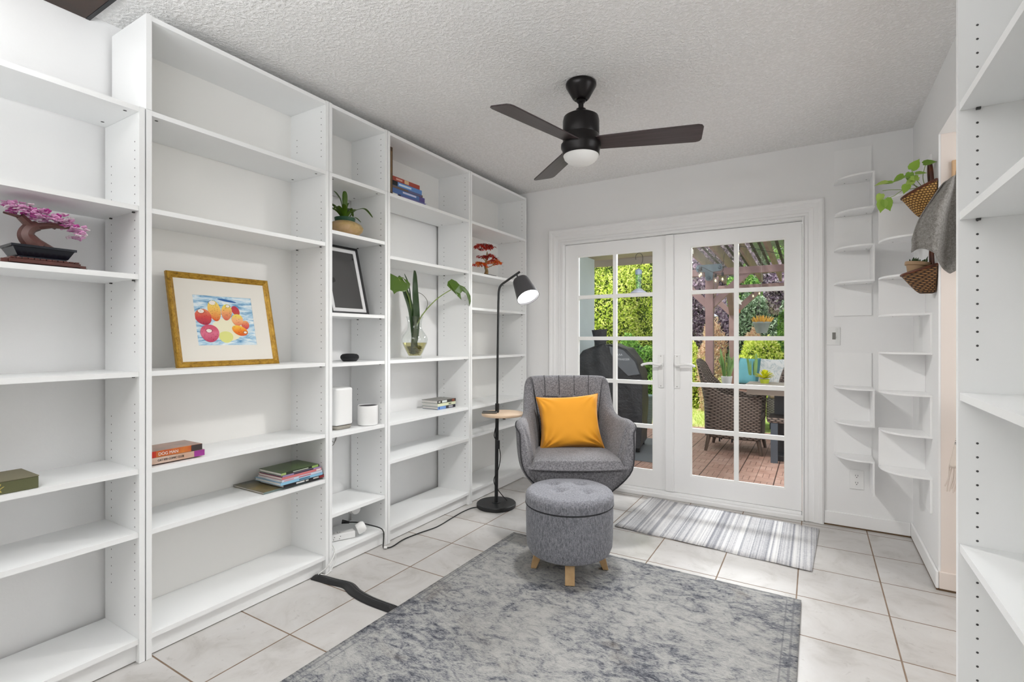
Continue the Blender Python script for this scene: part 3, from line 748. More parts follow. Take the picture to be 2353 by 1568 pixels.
for a in (-95, -3, 85, 177):
    a = math.radians(a); c_, s_ = math.cos(a), math.sin(a)
    Mx = Matrix.Rotation(a, 4, 'Z'); b = MB(); w2 = 0.023
    q = [(0.125, 0.095), (0.172, 0.095), (0.196, 0.001), (0.168, 0.001)]
    vs = [Mx @ Vector((x, y, z)) for y in (-w2, w2) for x, z in q]
    b.add(vs, [(0, 1, 2, 3), (7, 6, 5, 4), (0, 4, 5, 1), (1, 5, 6, 2), (2, 6, 7, 3), (3, 7, 4, 0)]); b.build('leg', M['pine'], t, bevel=0.002)

# ================================================================== RUGS
def rugmesh(x0, x1, y0, y1, th, name, label, m, nx, ny, wob, skew=(0, 0, 0, 0)):
    rd = random.Random(7); t_ = MB()
    def f(u, v):
        x = x0+(x1-x0)*u; y = y0+(y1-y0)*v
        x += skew[0]*v; y += skew[1]*u
        e = min(u, 1-u, v, 1-v)
        return Vector((x, y, th+wob*math.sin(9*x+1)*math.sin(7*y)*(1 if e > 0.02 else 0.2)))
    t_.grid(f, nx, ny)
    o = t_.build(name, m); md = o.modifiers.new('s', 'SOLIDIFY'); md.thickness = th-0.0008; md.offset = -1
    return o
o = rugmesh(0.535, 2.045, -0.43, 1.705, 0.010, 'area_rug', '', M['rug'], 60, 80, 0.0004, (0.005, -0.016, 0, 0))
tag(o, 'large distressed grey area rug under the round ottoman', 'rug')
# door runner: own coordinates so that the stripes follow it
def rf(u, v):
    a = Vector((1.024, 2.125, 0)); b_ = Vector((2.090, 2.046, 0)); c_ = Vector((2.126, 2.717, 0)); d_ = Vector((1.051, 2.807, 0))
    p = (a*(1-u)+b_*u)*(1-v)+(d_*(1-u)+c_*u)*v; p.z = 0.0065+0.002*math.sin(13*u+2)*(abs(v-.5)*2)**3; p.y += 0.003*math.sin(25*u)*(abs(v-.5)*2)**2; return p
mb = MB().grid(rf, 60, 12); o = mb.build('door_runner', M['runner']); md = o.modifiers.new('s', 'SOLIDIFY'); md.thickness = 0.004; md.offset = -1
tag(o, 'thin striped pale grey runner mat lying before the french door', 'mat')

# cable cover strip
cl = crom([(-0.018, 0.735, 0), (0.10, 0.746, 0), (0.19, 0.757, 0), (0.28, 0.728, 0), (0.40, 0.712, 0), (0.56, 0.714, 0)], 8); prof = [(-0.030, 0.001), (-0.026, 0.006), (-0.012, 0.012), (-0.011, 0.0105), (0.0, 0.0135), (0.011, 0.0105), (0.012, 0.012), (0.026, 0.006), (0.030, 0.001)]
b = MB(); vs = []; n = len(prof)
for i, p in enumerate(cl):
    q0 = Vector(cl[max(i-1, 0)]); q1 = Vector(cl[min(i+1, len(cl)-1)]); d = (q1-q0).normalized(); nn = Vector((-d.y, d.x, 0))
    for (u, z) in prof: vs.append(Vector(p)+nn*u+Vector((0, 0, z if p[0] < 0.52 else min(z, 0.008)*0.4+0.001)))
fs = [(i*n+k, i*n+k+1, (i+1)*n+k+1, (i+1)*n+k) for i in range(len(cl)-1) for k in range(n-1)]+[(i*n+n-1, i*n, (i+1)*n, (i+1)*n+n-1) for i in range(len(cl)-1)]+[tuple(range(n)), tuple((len(cl)-1)*n+k for k in range(n))]
b.add(vs, fs, 0, True); o = b.build('cable_cover', M['rubber'], ang=20); tag(o, 'black rubber cable cover strip running from bookcase under the rug', 'cable cover')
# ================================================================== THINGS ON THE SHELVES
def book(name, label, cat, x0, x1, y0, y1, z0, z1, ccol, scol=None, group=None, marks=(), ct=0.0015, rz=0, spine='+x', back_gap=0.003, rough=0.4):
    """lying book: spine faces +x"""
    cx, cy = (x0+x1)/2, (y0+y1)/2; t = thing(name, label, cat, (cx, cy, z0), rz, group)
    hx, hy, h = (x1-x0)/2, (y1-y0)/2, z1-z0
    cm = mat('cover_'+name, ccol, rough) if isinstance(ccol, (str, tuple)) else ccol
    sm_ = (mat('spine_'+name, scol, rough) if isinstance(scol, str) else scol) if scol else cm
    b = MB(); b.box(-hx, hx-ct, -hy, hy, 0.0002, ct); b.box(-hx, hx-ct, -hy, hy, h-ct, h-0.0002); b.build('cover', cm, t)
    MB().box(hx-ct, hx, -hy, hy, 0.0002, h-0.0002).build('spine', sm_, t, bevel=min(0.001, h*0.1))
    MB().box(-hx+back_gap, hx-ct-0.0002, -hy+back_gap, hy-back_gap, ct+0.0001, h-ct-0.0001).build('pages', M['paper'], t)
    for (a, c_, v0, v1, col) in marks:     # printed patches on the spine, in fractions
        MB().box(hx+0.0001, hx+0.0006, -hy+a*2*hy, -hy+c_*2*hy, v0*h, v1*h).build('printed_mark', mat('print_'+name, col, 0.5), t)
    return t, hx, hy, h

# --- blossom bonsai built of toy bricks
t = thing('toy_brick_bonsai', 'pink blossom bonsai built of toy bricks on the leftmost bookcase', 'model tree', (-0.105, -0.268, 1.4115))
br = mat('brown_bricks', '#5e2f27', 0.35, c2='#43201a', vs=25)
b = MB(); b.box(-0.075, 0.075, -0.088, 0.088, 0.006, 0.018)
for y in np.linspace(-0.080, 0.078, 12): b.box(-0.075, 0.077, y-0.0058, y+0.0058, 0.018, 0.0225)
b.box(-0.07, 0.07, -0.104, -0.088, 0.004, 0.015); b.box(-0.07, 0.07, 0.088, 0.104, 0.004, 0.013); b.box(-0.055, 0.058, -0.112, -0.09, 0.0, 0.006); b.box(-0.055, 0.058, 0.09, 0.112, 0.0, 0.006)
b.build('display_base', br, t, bevel=0.001)
b = MB(); 
def frus(x0, y0, z0, x1, y1, z1, cx=0, cy=0): return [(cx+sx*x, cy+sy*y, z) for (x, y, z) in ((x0, y0, z0), (x1, y1, z1)) for (sx, sy) in ((-1, -1), (1, -1), (1, 1), (-1, 1))]
Q = [(0, 3, 2, 1), (4, 5, 6, 7), (0, 1, 5, 4), (1, 2, 6, 5), (2, 3, 7, 6), (3, 0, 4, 7)]
b.add(frus(0.044, 0.062, 0.030, 0.056, 0.076, 0.058, 0, 0.002), Q); b.box(-0.060, 0.060, -0.079, 0.083, 0.058, 0.066); b.box(-0.045, 0.047, -0.058, 0.06, 0.0225, 0.030)
b.build('black_pot', mat('gloss_navy_black', '#10131f', 0.2), t, bevel=0.001)
tk = mat('toy_trunk', '#6d4a44', 0.4, c2='#4c2c28', vs=30)
b = MB(); b.tube(crom([(0, 0.0, 0.066), (0.002, -0.022, 0.085), (0, -0.030, 0.105), (0.0, -0.020, 0.128), (0, 0.0, 0.140)], 5), [0.026-0.010*i/20 for i in range(21)], 8)
b.tube([(0.005, 0.035, 0.067), (0.005, 0.0, 0.086), (0, -0.018, 0.105)], [0.008, 0.010, 0.010], 6)
b.tube([(0, -0.01, 0.128), (0.008, -0.045, 0.162)], [0.015, 0.012], 7); b.tube([(0, -0.01, 0.135), (0.015, 0.03, 0.145), (0.018, 0.075, 0.146)], [0.013, 0.010, 0.006], 7); b.tube([(0, 0.04, 0.142), (-0.02, 0.065, 0.165)], [0.008, 0.004], 6); b.tube([(0.008, -0.04, 0.158), (0.01, -0.085, 0.165)], [0.006, 0.003], 6)
b.build('trunk', tk, t)
rd = random.Random(5)
pk = [mat('pink_petal', '#e8a9d6', 0.3), mat('magenta_petal', '#c04a9f', 0.3), mat('pale_petal', '#f4e3ec', 0.3)]
b = MB()
for i in range(230):
    u = rd.random(); y = -0.082+u*0.200; zc = 0.196-0.045*u-0.02*(u > .85); z = zc+rd.uniform(-0.022, 0.016)*(1 if u > .3 else .8); x = rd.uniform(-0.055, 0.06)*(1-0.3*abs(u-.5))
    Mx = Matrix.Translation((x, y, z)) @ Matrix.Rotation(rd.uniform(0, 6), 4, 'Z') @ Matrix.Rotation(rd.uniform(-0.8, 0.8), 4, 'X'); mi = rd.choice([0, 0, 0, 1, 2])
    for k in range(4):
        a = k*PI/2; c_ = Vector((0.0050*math.cos(a), 0.0050*math.sin(a), 0.001)); b.lathe([(0.0005, 0.002), (0.0050, 0.0015), (0.0040, -0.001), (0.0005, -0.0015)], 6, M=Mx @ Matrix.Translation(c_), mi=mi)
    b.lathe([(0.0005, 0.004), (0.002, 0.003), (0.002, 0)], 6, M=Mx, mi=2 if mi != 2 else 1)
b.build('blossoms', pk, t)

# --- green keepsake box
t = thing('keepsake_box', 'olive green box with gold handwriting on the leftmost bookcase', 'box', (-0.095, -0.415, 0.7055))
MB().box(-0.078, 0.080, -0.12, 0.124, 0.0, 0.037).build('box_body', mat('olive_linen', '#5d5f3f', 0.75, bump=0.2, bs=300), t, bevel=0.002)
MB().box(-0.079, 0.081, -0.121, 0.125, 0.0372, 0.040).build('lid', mat('olive_lid', '#77715a', 0.7), t, bevel=0.001)
text('gold_lettering', 'k', 0.036, mat('gold_foil', '#cdbb6a', 0.3, metal=0.6), t, (0.0806, 0.022, 0.007), (PI/2, 0, PI/2), shear=0.45)

# --- gold framed painting, leaning back
bx, tx, zb, zt = -0.125, -0.222, 1.0585, 1.465; PH = math.hypot(bx-tx, zt-zb); lean = math.atan2(bx-tx, zt-zb)
t = thing('framed_painting', 'gold framed watercolour of prickly pears leaning in the wide bookcase', 'painting', (bx, 0.165, zb)); t.rotation_euler = (0, -lean, 0)
W_, F_ = 0.452, 0.026
gold = NT('aged_gold_frame'); nn_ = gold.noise(gold.scale(gold.obj(), (20, 6, 6)), 7, 6, 0.8, 0.2); gold.l(gold.ramp(nn_, [(0.30, '#4a3308'), (0.44, '#a1781f'), (0.62, '#c39a3a')]), gold.p.inputs['Base Color']); gold.p.inputs['Metallic'].default_value = 0.35; gold.p.inputs['Roughness'].default_value = 0.4; gold = gold.m
def frame_mb(W, Hh, f, prof):
    """mitred frame in local yz plane, front +x"""
    mb = MB(); vs = []; n = len(prof)
    for (y, z, sy, sz) in ((0, 0, 1, 1), (W, 0, -1, 1), (W, Hh, -1, -1), (0, Hh, 1, -1)):
        for (u, d) in prof: vs.append((d, y+sy*u*f, z+sz*u*f))
    fs = [(i*n+k, i*n+k+1, ((i+1) % 4)*n+k+1, ((i+1) % 4)*n+k) for i in range(4) for k in range(n-1)]
    return mb.add(vs, fs)
frame_mb(W_, PH, F_, [(0, -0.018), (0, -0.004), (0.12, 0.0), (0.45, 0.003), (0.62, -0.001), (0.8, -0.004), (1, -0.009), (1, -0.016)]).build('frame', gold, t)
frame_mb(W_-2*F_, PH-2*F_, 0.070, [(0, -0.010), (1, -0.010), (1.0, -0.0122)]).build('mat_board', mat('cream_mat', '#e6e2d9', 0.85), t, loc=(0, F_, F_))
MB().box(-0.0175, -0.0145, 0.004, W_-0.004, 0.004, PH-0.004).build('backing', M['melab'], t)
ay0, ay1, az0, az1 = F_+0.068, W_-F_-0.068, F_+0.068, PH-F_-0.068
k = NT('watercolour_sky'); n1 = k.noise(k.scale(k.obj(), (1, 5, 22)), 3, 5, 0.6, 0.6); k.l(k.ramp(n1, [(0.35, '#5f93bd'), (0.47, '#a9cbe0'), (0.58, '#d9e6ec'), (0.7, '#eef1f2')]), k.p.inputs['Base Color']); k.p.inputs['Roughness'].default_value = 0.8; msky = k.m
def wc(name, c1, c2, c3):
    k = NT(name); g = k.n('TexCoord').outputs['Generated']; s = k.n('SeparateXYZ'); k.l(g, s.inputs[0]); n = k.noise(k.obj(), 45, 4)
    f = k.math('ADD', k.math('MULTIPLY', s.outputs[2], 0.7), k.math('MULTIPLY', n, 0.3)); k.l(k.ramp(f, [(0.15, c1), (0.5, c2), (0.85, c3)]), k.p.inputs['Base Color']); k.p.inputs['Roughness'].default_value = 0.8; return k.m
art = MB().box(-0.0145, -0.0118, ay0-0.006, ay1+0.006, az0-0.006, az1+0.006).build('painting', msky, t)
AW, AH = ay1-ay0, az1-az0
def blob(cx, cz, rw, rh, rot, m, layer, dots=0, crown=None):
    pts = []
    for a in np.linspace(0, 2*PI, 37)[:-1]:
        u = rw*math.cos(a)*(1+0.10*math.sin(a)); v = rh*math.sin(a); c_, s_ = math.cos(rot), math.sin(rot); pts.append((ay0+AW*cx+(u*c_-v*s_)*AW, az0+AH*cz+(u*s_+v*c_)*AW))
    x = -0.0117+0.00012*layer
    MB().add([(x, y, z) for y, z in pts], [tuple(range(len(pts)))]).build('painted_fruit', m, art)
    d = MB(); rq = random.Random(int(cx*1000+cz*77))
    for i in range(dots):
        a = rq.uniform(0, 2*PI); q = math.sqrt(rq.random())*0.85; u, v = rw*math.cos(a)*q, rh*math.sin(a)*q; c_, s_ = math.cos(rot), math.sin(rot); y = ay0+AW*cx+(u*c_-v*s_)*AW; z = az0+AH*cz+(u*s_+v*c_)*AW
        d.add([(x+0.0001, y+0.0011*math.cos(e), z+0.0013*math.sin(e)) for e in np.arange(0, 6.2, 1.05)], [tuple(range(6))])
    if crown:
        u0, v0, r0 = crown
        for a in np.linspace(0, 2*PI, 15)[:-1]:
            y = ay0+AW*cx+(u0+r0*math.cos(a))*AW; z = az0+AH*cz+(v0+r0*0.7*math.sin(a))*AW; d.add([(x+0.0001, y+0.0012*math.cos(e), z+0.0014*math.sin(e)) for e in np.arange(0, 6.2, 1.05)], [tuple(range(6))])
        MB().add([(x+0.00005, ay0+AW*cx+(u0+r0*0.8*math.cos(a))*AW, az0+AH*cz+(v0+r0*0.55*math.sin(a))*AW) for a in np.linspace(0, 2*PI, 17)[:-1]], [tuple(range(16))]).build('painted_highlight', mat('paper_white', '#efe6dd', 0.8), art)
    if dots or crown: d.build('painted_dots', mat('ink', '#2a1a1a', 0.8), art)
blob(0.52, 0.32, 0.26, 0.20, 0, mat('wc_cream', '#ece7c9', 0.8), 0)
blob(0.47, 0.17, 0.12, 0.10, 0, mat('wc_pale_yellow', '#dfe08a', 0.8), 1)
blob(0.56, 0.91, 0.16, 0.020, -0.15, mat('wc_deep_blue', '#2e62a0', 0.8), 2)
blob(0.69, 0.71, 0.065, 0.09, 0.5, wc('wc_red', '#c1513a', '#c33c48', '#b03a4e'), 3)
blob(0.33, 0.69, 0.105, 0.180, 0.10, wc('wc_yellow', '#d8552a', '#eeb45a', '#f3e070'), 4, 16, (-0.02, 0.14, 0.065))
blob(0.53, 0.67, 0.090, 0.145, -0.2, wc('wc_yellow_b', '#cf5a4a', '#eca36a', '#f0e25f'), 5, 14, (0.03, 0.11, 0.04))
blob(0.14, 0.56, 0.130, 0.140, 0.5, wc('wc_crimson', '#a62c4b', '#cf4a44', '#e58c60'), 6, 12, (-0.03, 0.10, 0.06))
blob(0.83, 0.42, 0.070, 0.080, 0, wc('wc_pink', '#c33b55', '#dd6b55', '#e7aa70'), 7, 3)
blob(0.70, 0.52, 0.100, 0.105, 0, wc('wc_peach', '#e6825a', '#f2b27e', '#eedb5a'), 8, 5)
blob(0.72, 0.30, 0.140, 0.085, -0.35, wc('wc_orange', '#d9501f', '#f08a26', '#f6c74a'), 9, 8, (0.09, -0.03, 0.035))
blob(0.21, 0.24, 0.150, 0.150, 0, wc('wc_rose', '#b73259', '#d8708a', '#cf4d66'), 10, 18, (-0.01, 0.045, 0.055))

# --- comics pile, low in the wide bookcase
rb = mat('comic_red', '#b3402a', 0.35, c2='#d98a35', vs=14)
t1, hx, hy, h = book('comic_book', 'upper comic of the pair, red spine with a dark end', 'book', -0.165, -0.028, 0.021, 0.209, 0.7305, 0.7545, mat('comic_cover_art', '#7d6a62', 0.3, c2='#b98f7a', vs=24), rb, 'comics in the wide bookcase', [(0.78, 0.999, 0.02, 0.98, '#3c3231'), (0.0, 0.12, 0.02, 0.98, '#c3331f')])
text('spine_lettering', 'DOG MAN', 0.016, mat('spine_white', '#efe6df', 0.5), t1, (hx+0.0008, -hy+0.030, 0.0060), (PI/2, 0, PI/2), sx=0.9)
t1, hx, hy, h = book('comic_book', 'lower comic of the pair, pale spine with a purple end', 'book', -0.168, -0.028, 0.021, 0.218, 0.7055, 0.7300, mat('comic_cover_low', '#b98b77', 0.4), mat('comic_pale', '#d6c3b6', 0.35, c2='#b88a6c', vs=9), 'comics in the wide bookcase', [(0.80, 0.999, 0.02, 0.98, '#96318a')])
text('spine_lettering', 'CAT KID COMIC CLUB', 0.0115, mat('spine_black', '#262020', 0.5), t1, (hx+0.0008, -hy+0.028, 0.0090), (PI/2, 0, PI/2), sx=0.78)
# --- pile of books right in the wide bookcase
t1, *_ = book('hardcover_book', 'thin hardcover with blurred yellow and blue cover under the pile', 'book', -0.274, -0.032, 0.475, 0.70, 0.4745, 0.4835, mat('blurry_cover', '#a08a4a', 0.3, c2='#2c5069', vs=7), '#6f7f7c', 'books low in the wide bookcase')
pile = [('lowest book of the tall pile, black spine with white title bars', '#221d1f', '#1d1d22', 0.0136, 0.560, 0.782, -0.200, [(0.30, 0.50, 0.3, 0.8, '#d9d9d6'), (0.53, 0.60, 0.3, 0.8, '#cfcfca'), (0.72, 0.86, 0.35, 0.8, '#c9c9c4'), (0.88, 0.999, 0.05, 0.95, '#8e2a2c')]),
        ('second book from the bottom of the tall pile, light blue spine', '#8fb9d2', '#8fc0dc', 0.0132, 0.545, 0.775, -0.215, [(0.42, 0.68, 0.25, 0.75, '#4c6d84')]),
        ('third book from the bottom of the tall pile, pale pink and blue spine', '#c9d0dc', '#cbd3e2', 0.0110, 0.552, 0.772, -0.205, [(0.05, 0.28, 0.3, 0.7, '#c88f9c'), (0.4, 0.7, 0.3, 0.7, '#c0656f')]),
        ('fourth book from the bottom of the tall pile, salmon red spine', '#c7787a', '#d0797b', 0.0120, 0.552, 0.768, -0.195, [(0.86, 0.98, 0.15, 0.85, '#ead9de')]),
        ('fifth book from the bottom of the tall pile, violet spine', '#7d6790', '#9a86ad', 0.0080, 0.556, 0.762, -0.190, [(0.28, 0.8, 0.2, 0.8, '#241c22')])]
z = 0.4842
for lb, cc, sc_, hh, ya, yb, xa, mk in pile:
    book('paperback_book', lb, 'book', xa, -0.014, ya, yb, z, z+hh, cc, sc_, 'books low in the wide bookcase', mk); z += hh+0.0003
t1, hx, hy, h = book('magazine', 'glossy black and green magazine on top of the tall pile', 'book', -0.185, -0.014, 0.548, 0.754, z, z+0.0125, mat('magazine_cover', '#1d2124', 0.2, c2='#5d7a34', vs=10), '#2b3323', 'books low in the wide bookcase', [(0.80, 0.97, 0.1, 0.9, '#8fae5e'), (0.0, 0.12, 0.1, 0.9, '#9bb06c'), (0.3, 0.7, 0.35, 0.65, '#c9d0c0')])

# --- narrow bookcase: bowl plant
t = thing('bromeliad_planter', 'squat tan clay bowl with strappy green plant on the narrow bookcase', 'potted plant', (-0.105, 0.990, 1.7315))
k = NT('glazed_tan_clay'); n = k.noise(k.obj(), 16, 5, 0.6); k.l(k.ramp(n, [(0.3, '#8b7443'), (0.5, '#b79b68'), (0.7, '#c9a98a')]), k.p.inputs['Base Color']); k.p.inputs['Roughness'].default_value = 0.3
MB().lathe([(0.001, 0.001), (0.045, 0.001), (0.07, 0.012), (0.092, 0.034), (0.097, 0.050), (0.088, 0.066), (0.062, 0.080), (0.050, 0.084), (0.047, 0.082), (0.05, 0.074), (0.001, 0.070)], 48).build('clay_bowl', k.m, t)
MB().lathe([(0.042, 0.070), (0.052, 0.086), (0.055, 0.104), (0.050, 0.104), (0.045, 0.09), (0.001, 0.092)], 32).build('nursery_pot', mat('dark_green_pot', '#1e4a32', 0.5), t)
def strap(pts, wid, mb, mi=0, up=(0, 0, 1), fold=0.25):
    P = [Vector(p) for p in crom(pts, 6)]; n = len(P); vs = []
    for i, p in enumerate(P):
        d = (P[min(i+1, n-1)]-P[max(i-1, 0)]).normalized(); s = d.cross(Vector(up)); s = s.normalized() if s.length > 1e-4 else Vector((1, 0, 0)); u = s.cross(d)
        w_ = wid*(math.sin(PI*min(1, (i+1.5)/(n+1.0)))**0.55) if wid > 0 else 0
        vs += [p-s*w_+u*w_*fold, p, p+s*w_+u*w_*fold]
    fs = [(i*3+k, i*3+k+1, i*3+k+4, i*3+k+3) for i in range(n-1) for k in range(2)]
    mb.add(vs, fs, mi, True)
rd = random.Random(8)
spec = [(-0.02, -0.13, 0.075, .013), (0.03, -0.10, 0.06, .012), (-0.03, -0.05, 0.15, .014), (0.02, -0.02, 0.15, .014), (0.0, 0.03, 0.10, .012), (0.03, 0.17, 0.09, .012), (-0.02, 0.13, 0.03, .006), (-0.05, 0.10, 0.09, .012), (0.07, 0.02, 0.05, .012), (0.07, -0.07, 0.06, .012), (0.01, -0.15, 0.045, .009)]
for (dx, dy, dz, wd) in spec:
    b = MB(); strap([(dx*.1, dy*.1, 0.095), (dx*.4, dy*.35, 0.10+dz*.6), (dx*.75, dy*.7, 0.10+dz*0.85), (dx, dy, 0.095+dz*(0.5 if abs(dy) > .08 else 1))], wd, b); b.build('leaf', M['lf_house'], t)
# black framed picture
bx, tx, zb, zt = -0.048, -0.148, 1.3118, 1.690; PH2 = math.hypot(bx-tx, zt-zb); lean2 = math.atan2(bx-tx, zt-zb)
t = thing('black_framed_picture', 'black framed picture with white border and dark reflecting glass', 'picture', (bx, 0.858, zb)); t.rotation_euler = (0, -lean2, 0)
W2 = 0.255
frame_mb(W2, PH2, 0.012, [(0, -0.02), (0, 0), (1, 0), (1, -0.012)]).build('frame', M['plast_b'], t)
frame_mb(W2-0.024, PH2-0.024, 0.021, [(0, -0.006), (1, -0.006), (1, -0.009)]).build('mat_board', mat('white_mat', '#eeeeef', 0.8), t, loc=(0, 0.012, 0.012))
MB().box(-0.018, -0.009, 0.010, W2-0.010, 0.010, PH2-0.010).build('dark_print', mat('black_print', '#141415', 0.5), t)
MB().box(-0.0045, -0.0035, 0.012, W2-0.012, 0.012, PH2-0.012).build('glass', glass('picture_glass', (1, 1, 1), 0.07, 0.0), t)
# smart speakers
t = thing('puck_speaker', 'small black fabric puck speaker on the narrow bookcase', 'speaker', (-0.125, 1.040, 1.0522))
MB().lathe([(0.001, 0.001), (0.036, 0.001), (0.040, 0.004), (0.0485, 0.016)], 40).build('base', mat('charcoal_base', '#202124', 0.5), t)
MB().lathe([(0.0485, 0.016), (0.050, 0.024), (0.047, 0.033), (0.038, 0.040), (0.020, 0.0425), (0.001, 0.043)], 40).build('fabric_top', mat('charcoal_fabric', '#1e1f22', 0.9, bump=0.5, bs=500), t)
MB().tube(crom([(-0.04, -0.02, 0.006), (-0.06, -0.06, 0.004), (-0.05, -0.095, 0.004), (-0.10, -0.10, 0.004), (-0.150, -0.09, 0.003)], 5), 0.0016, 6).build('power_cord', M['cord_w'], t)
t = thing('white_router_tower', 'tall white rounded router tower on the narrow bookcase', 'router', (-0.128, 0.962, 0.6915))
pl = [(0.058*math.copysign(abs(math.cos(a))**0.35, math.cos(a)), 0.060*math.copysign(abs(math.sin(a))**0.35, math.sin(a))) for a in np.linspace(0, 2*PI, 41)[:-1]]
MB().prism(pl, 0.020, 0.222, smooth=False).build('body', M['plast_w'], t, bevel=0.012, segs=4)
b = MB(); n = len(pl); vs = [(x*0.86, y*0.86, 0.001) for x, y in pl]+[(x*0.98, y*0.98, 0.0195) for x, y in pl]; b.add(vs, [tuple(range(n-1, -1, -1)), tuple(range(n, 2*n))]+[(i, (i+1) % n, n+(i+1) % n, n+i) for i in range(n)]); b.build('metal_base', mat('satin_metal', '#b3aea4', 0.3, metal=0.8), t)
t = thing('round_white_speaker', 'short white cylinder speaker with dark top beside the router tower', 'speaker', (-0.072, 1.122, 0.6915))
MB().lathe([(0.001, 0.001), (0.050, 0.001), (0.055, 0.004), (0.0565, 0.012), (0.0565, 0.108), (0.0555, 0.111), (0.053, 0.111), (0.0525, 0.107)], 56).build('body', M['plast_w'], t)
MB().lathe([(0.001, 0.1075), (0.0525, 0.1075), (0.0525, 0.1060), (0.001, 0.1060)], 40).build('dark_top', mat('dark_speaker_top', '#3e3d40', 0.6), t)
o = MB().tube(crom([(-0.272, 0.955, 1.03), (-0.275, 0.965, 0.95), (-0.27, 0.972, 0.90), (-0.25, 0.985, 0.84), (-0.20, 0.98, 0.81)], 6), 0.0018, 6).build('grey_cord', M['cord_g']); tag(o, 'thin grey cord hanging behind the white router tower', 'cord')
ring = lambda c, r, a0, n=14, tilt=0.6: [(c[0], c[1]+r*math.cos(a0+2*PI*i/n)*0.55, c[2]+r*math.sin(a0+2*PI*i/n)) for i in range(n)]
pts = [(-0.27, 1.00, 0.672), (-0.268, 0.995, 0.64)]+ring((-0.266, 1.035, 0.610), 0.042, 2.4)+ring((-0.262, 1.045, 0.622), 0.036, 2.6)+[(-0.262, 1.00, 0.595)]+ring((-0.262, 0.985, 0.555), 0.036, 1.2)+ring((-0.258, 0.975, 0.55), 0.030, 1.0)+[(-0.262, 0.955, 0.51), (-0.262, 0.93, 0.49), (-0.262, 0.90, 0.48)]
o = MB().tube(crom(pts, 3), 0.0020, 6).build('coiled_cord', M['cord_g']); tag(o, 'coil of grey cord hanging below the white router tower shelf', 'cord')
# power strip, plugs and cords at the bottom
t = thing('power_strip', 'white power strip with round plug at the bottom of narrow bookcase', 'power strip', (-0.100, 0.955, 0.0958), math.radians(-28))
MB().box(-0.024, 0.024, -0.10, 0.075, 0.001, 0.038).build('strip_body', M['plast_w'], t, bevel=0.006)
b = MB()
for y in (-0.075, -0.045, -0.015):
    for (dx, dz) in ((-0.0, 0.014), (0, 0.026)):
        b.cyl((0.0241, y+dz*0.4, dz-0.002), (0.0246, y+dz*0.4, dz-0.002), 0.0022, n=8)
    b.cyl((-0.008, y, 0.0382), (-0.008, y, 0.0386), 0.0026, n=8); b.cyl((0.008, y, 0.0382), (0.008, y, 0.0386), 0.0026, n=8); b.cyl((0.0, y+0.012, 0.0382), (0.0, y+0.012, 0.0386), 0.0026, n=8)
b.build('socket_hole', M['plast_b'], t)
MB().lathe([(0.001, 0), (0.026, 0), (0.030, 0.006), (0.030, 0.034), (0.026, 0.044), (0.018, 0.048), (0.001, 0.048)], 32, M=Matrix.Translation((0.008, 0.085, 0.036)) @ Matrix.Rotation(-1.2, 4, 'X')).build('round_plug', M['plast_w'], t)
t = thing('smart_plug', 'white round plug hanging above the power strip', 'plug', (-0.175, 1.105, 0.205))
MB().lathe([(0.001, 0), (0.026, 0), (0.029, 0.005), (0.029, 0.030), (0.034, 0.032), (0.034, 0.046), (0.028, 0.05), (0.001, 0.05)], 32, M=Matrix.Rotation(PI/2-0.25, 4, 'Y') @ Matrix.Translation((0, 0, -0.02))).build('plug_body', M['plast_w'], t)
MB().tube(crom([(-0.02, -0.01, 0.02), (-0.03, 0.0, 0.05), (-0.04, 0, 0.078)], 4), 0.003, 6).build('plug_cord', M['cord_w'], t)
p = crom([(-0.145, 1.045, 0.150), (-0.115, 1.085, 0.142), (-0.06, 1.125, 0.125), (-0.01, 1.155, 0.108), (0.012, 1.160, 0.088), (0.018, 1.155, 0.04), (0.022, 1.150, 0.006), (0.045, 1.165, 0.0045), (0.050, 1.20, 0.0040), (0.035, 1.30, 0.0040), (0.05, 1.42, 0.0040), (0.075, 1.55, 0.0040), (0.060, 1.72, 0.0040), (0.05, 1.85, 0.0040), (0.06, 1.945, 0.0040), (0.10, 1.99, 0.0040)], 7)
t = thing('black_power_cord', 'black power cord trailing from the narrow bookcase to the floor lamp', 'cord')
MB().tube(p, 0.0034, 8).build('cord', M['cord_b'], t); MB().tube([(-0.170, 1.025, 0.155), (-0.140, 1.050, 0.149)], [0.012, 0.006], 10).build('plug', M['plast_b'], t)
MB().tube([(0.030, 1.146, 0.010), (0.044, 1.156, 0.010)], 0.007, 10).build('cord_clip', M['cord_w'], t)
t = thing('cord_pair', 'pair of thin white cords dropping down to the black cable cover', 'cord')
MB().tube(crom([(-0.12, 0.90, 0.105), (-0.03, 0.855, 0.1005), (0.006, 0.835, 0.092), (0.012, 0.830, 0.05), (0.010, 0.800, 0.010), (0.012, 0.765, 0.005), (0.004, 0.748, 0.0155)], 6), 0.0024, 6).build('cord', M['cord_w'], t)
MB().tube(crom([(-0.12, 0.89, 0.108), (-0.03, 0.845, 0.103), (0.008, 0.828, 0.085), (0.016, 0.79, 0.05), (0.010, 0.755, 0.03), (0.000, 0.738, 0.0165)], 6), 0.0024, 6).build('cord', M['cord_w'], t)
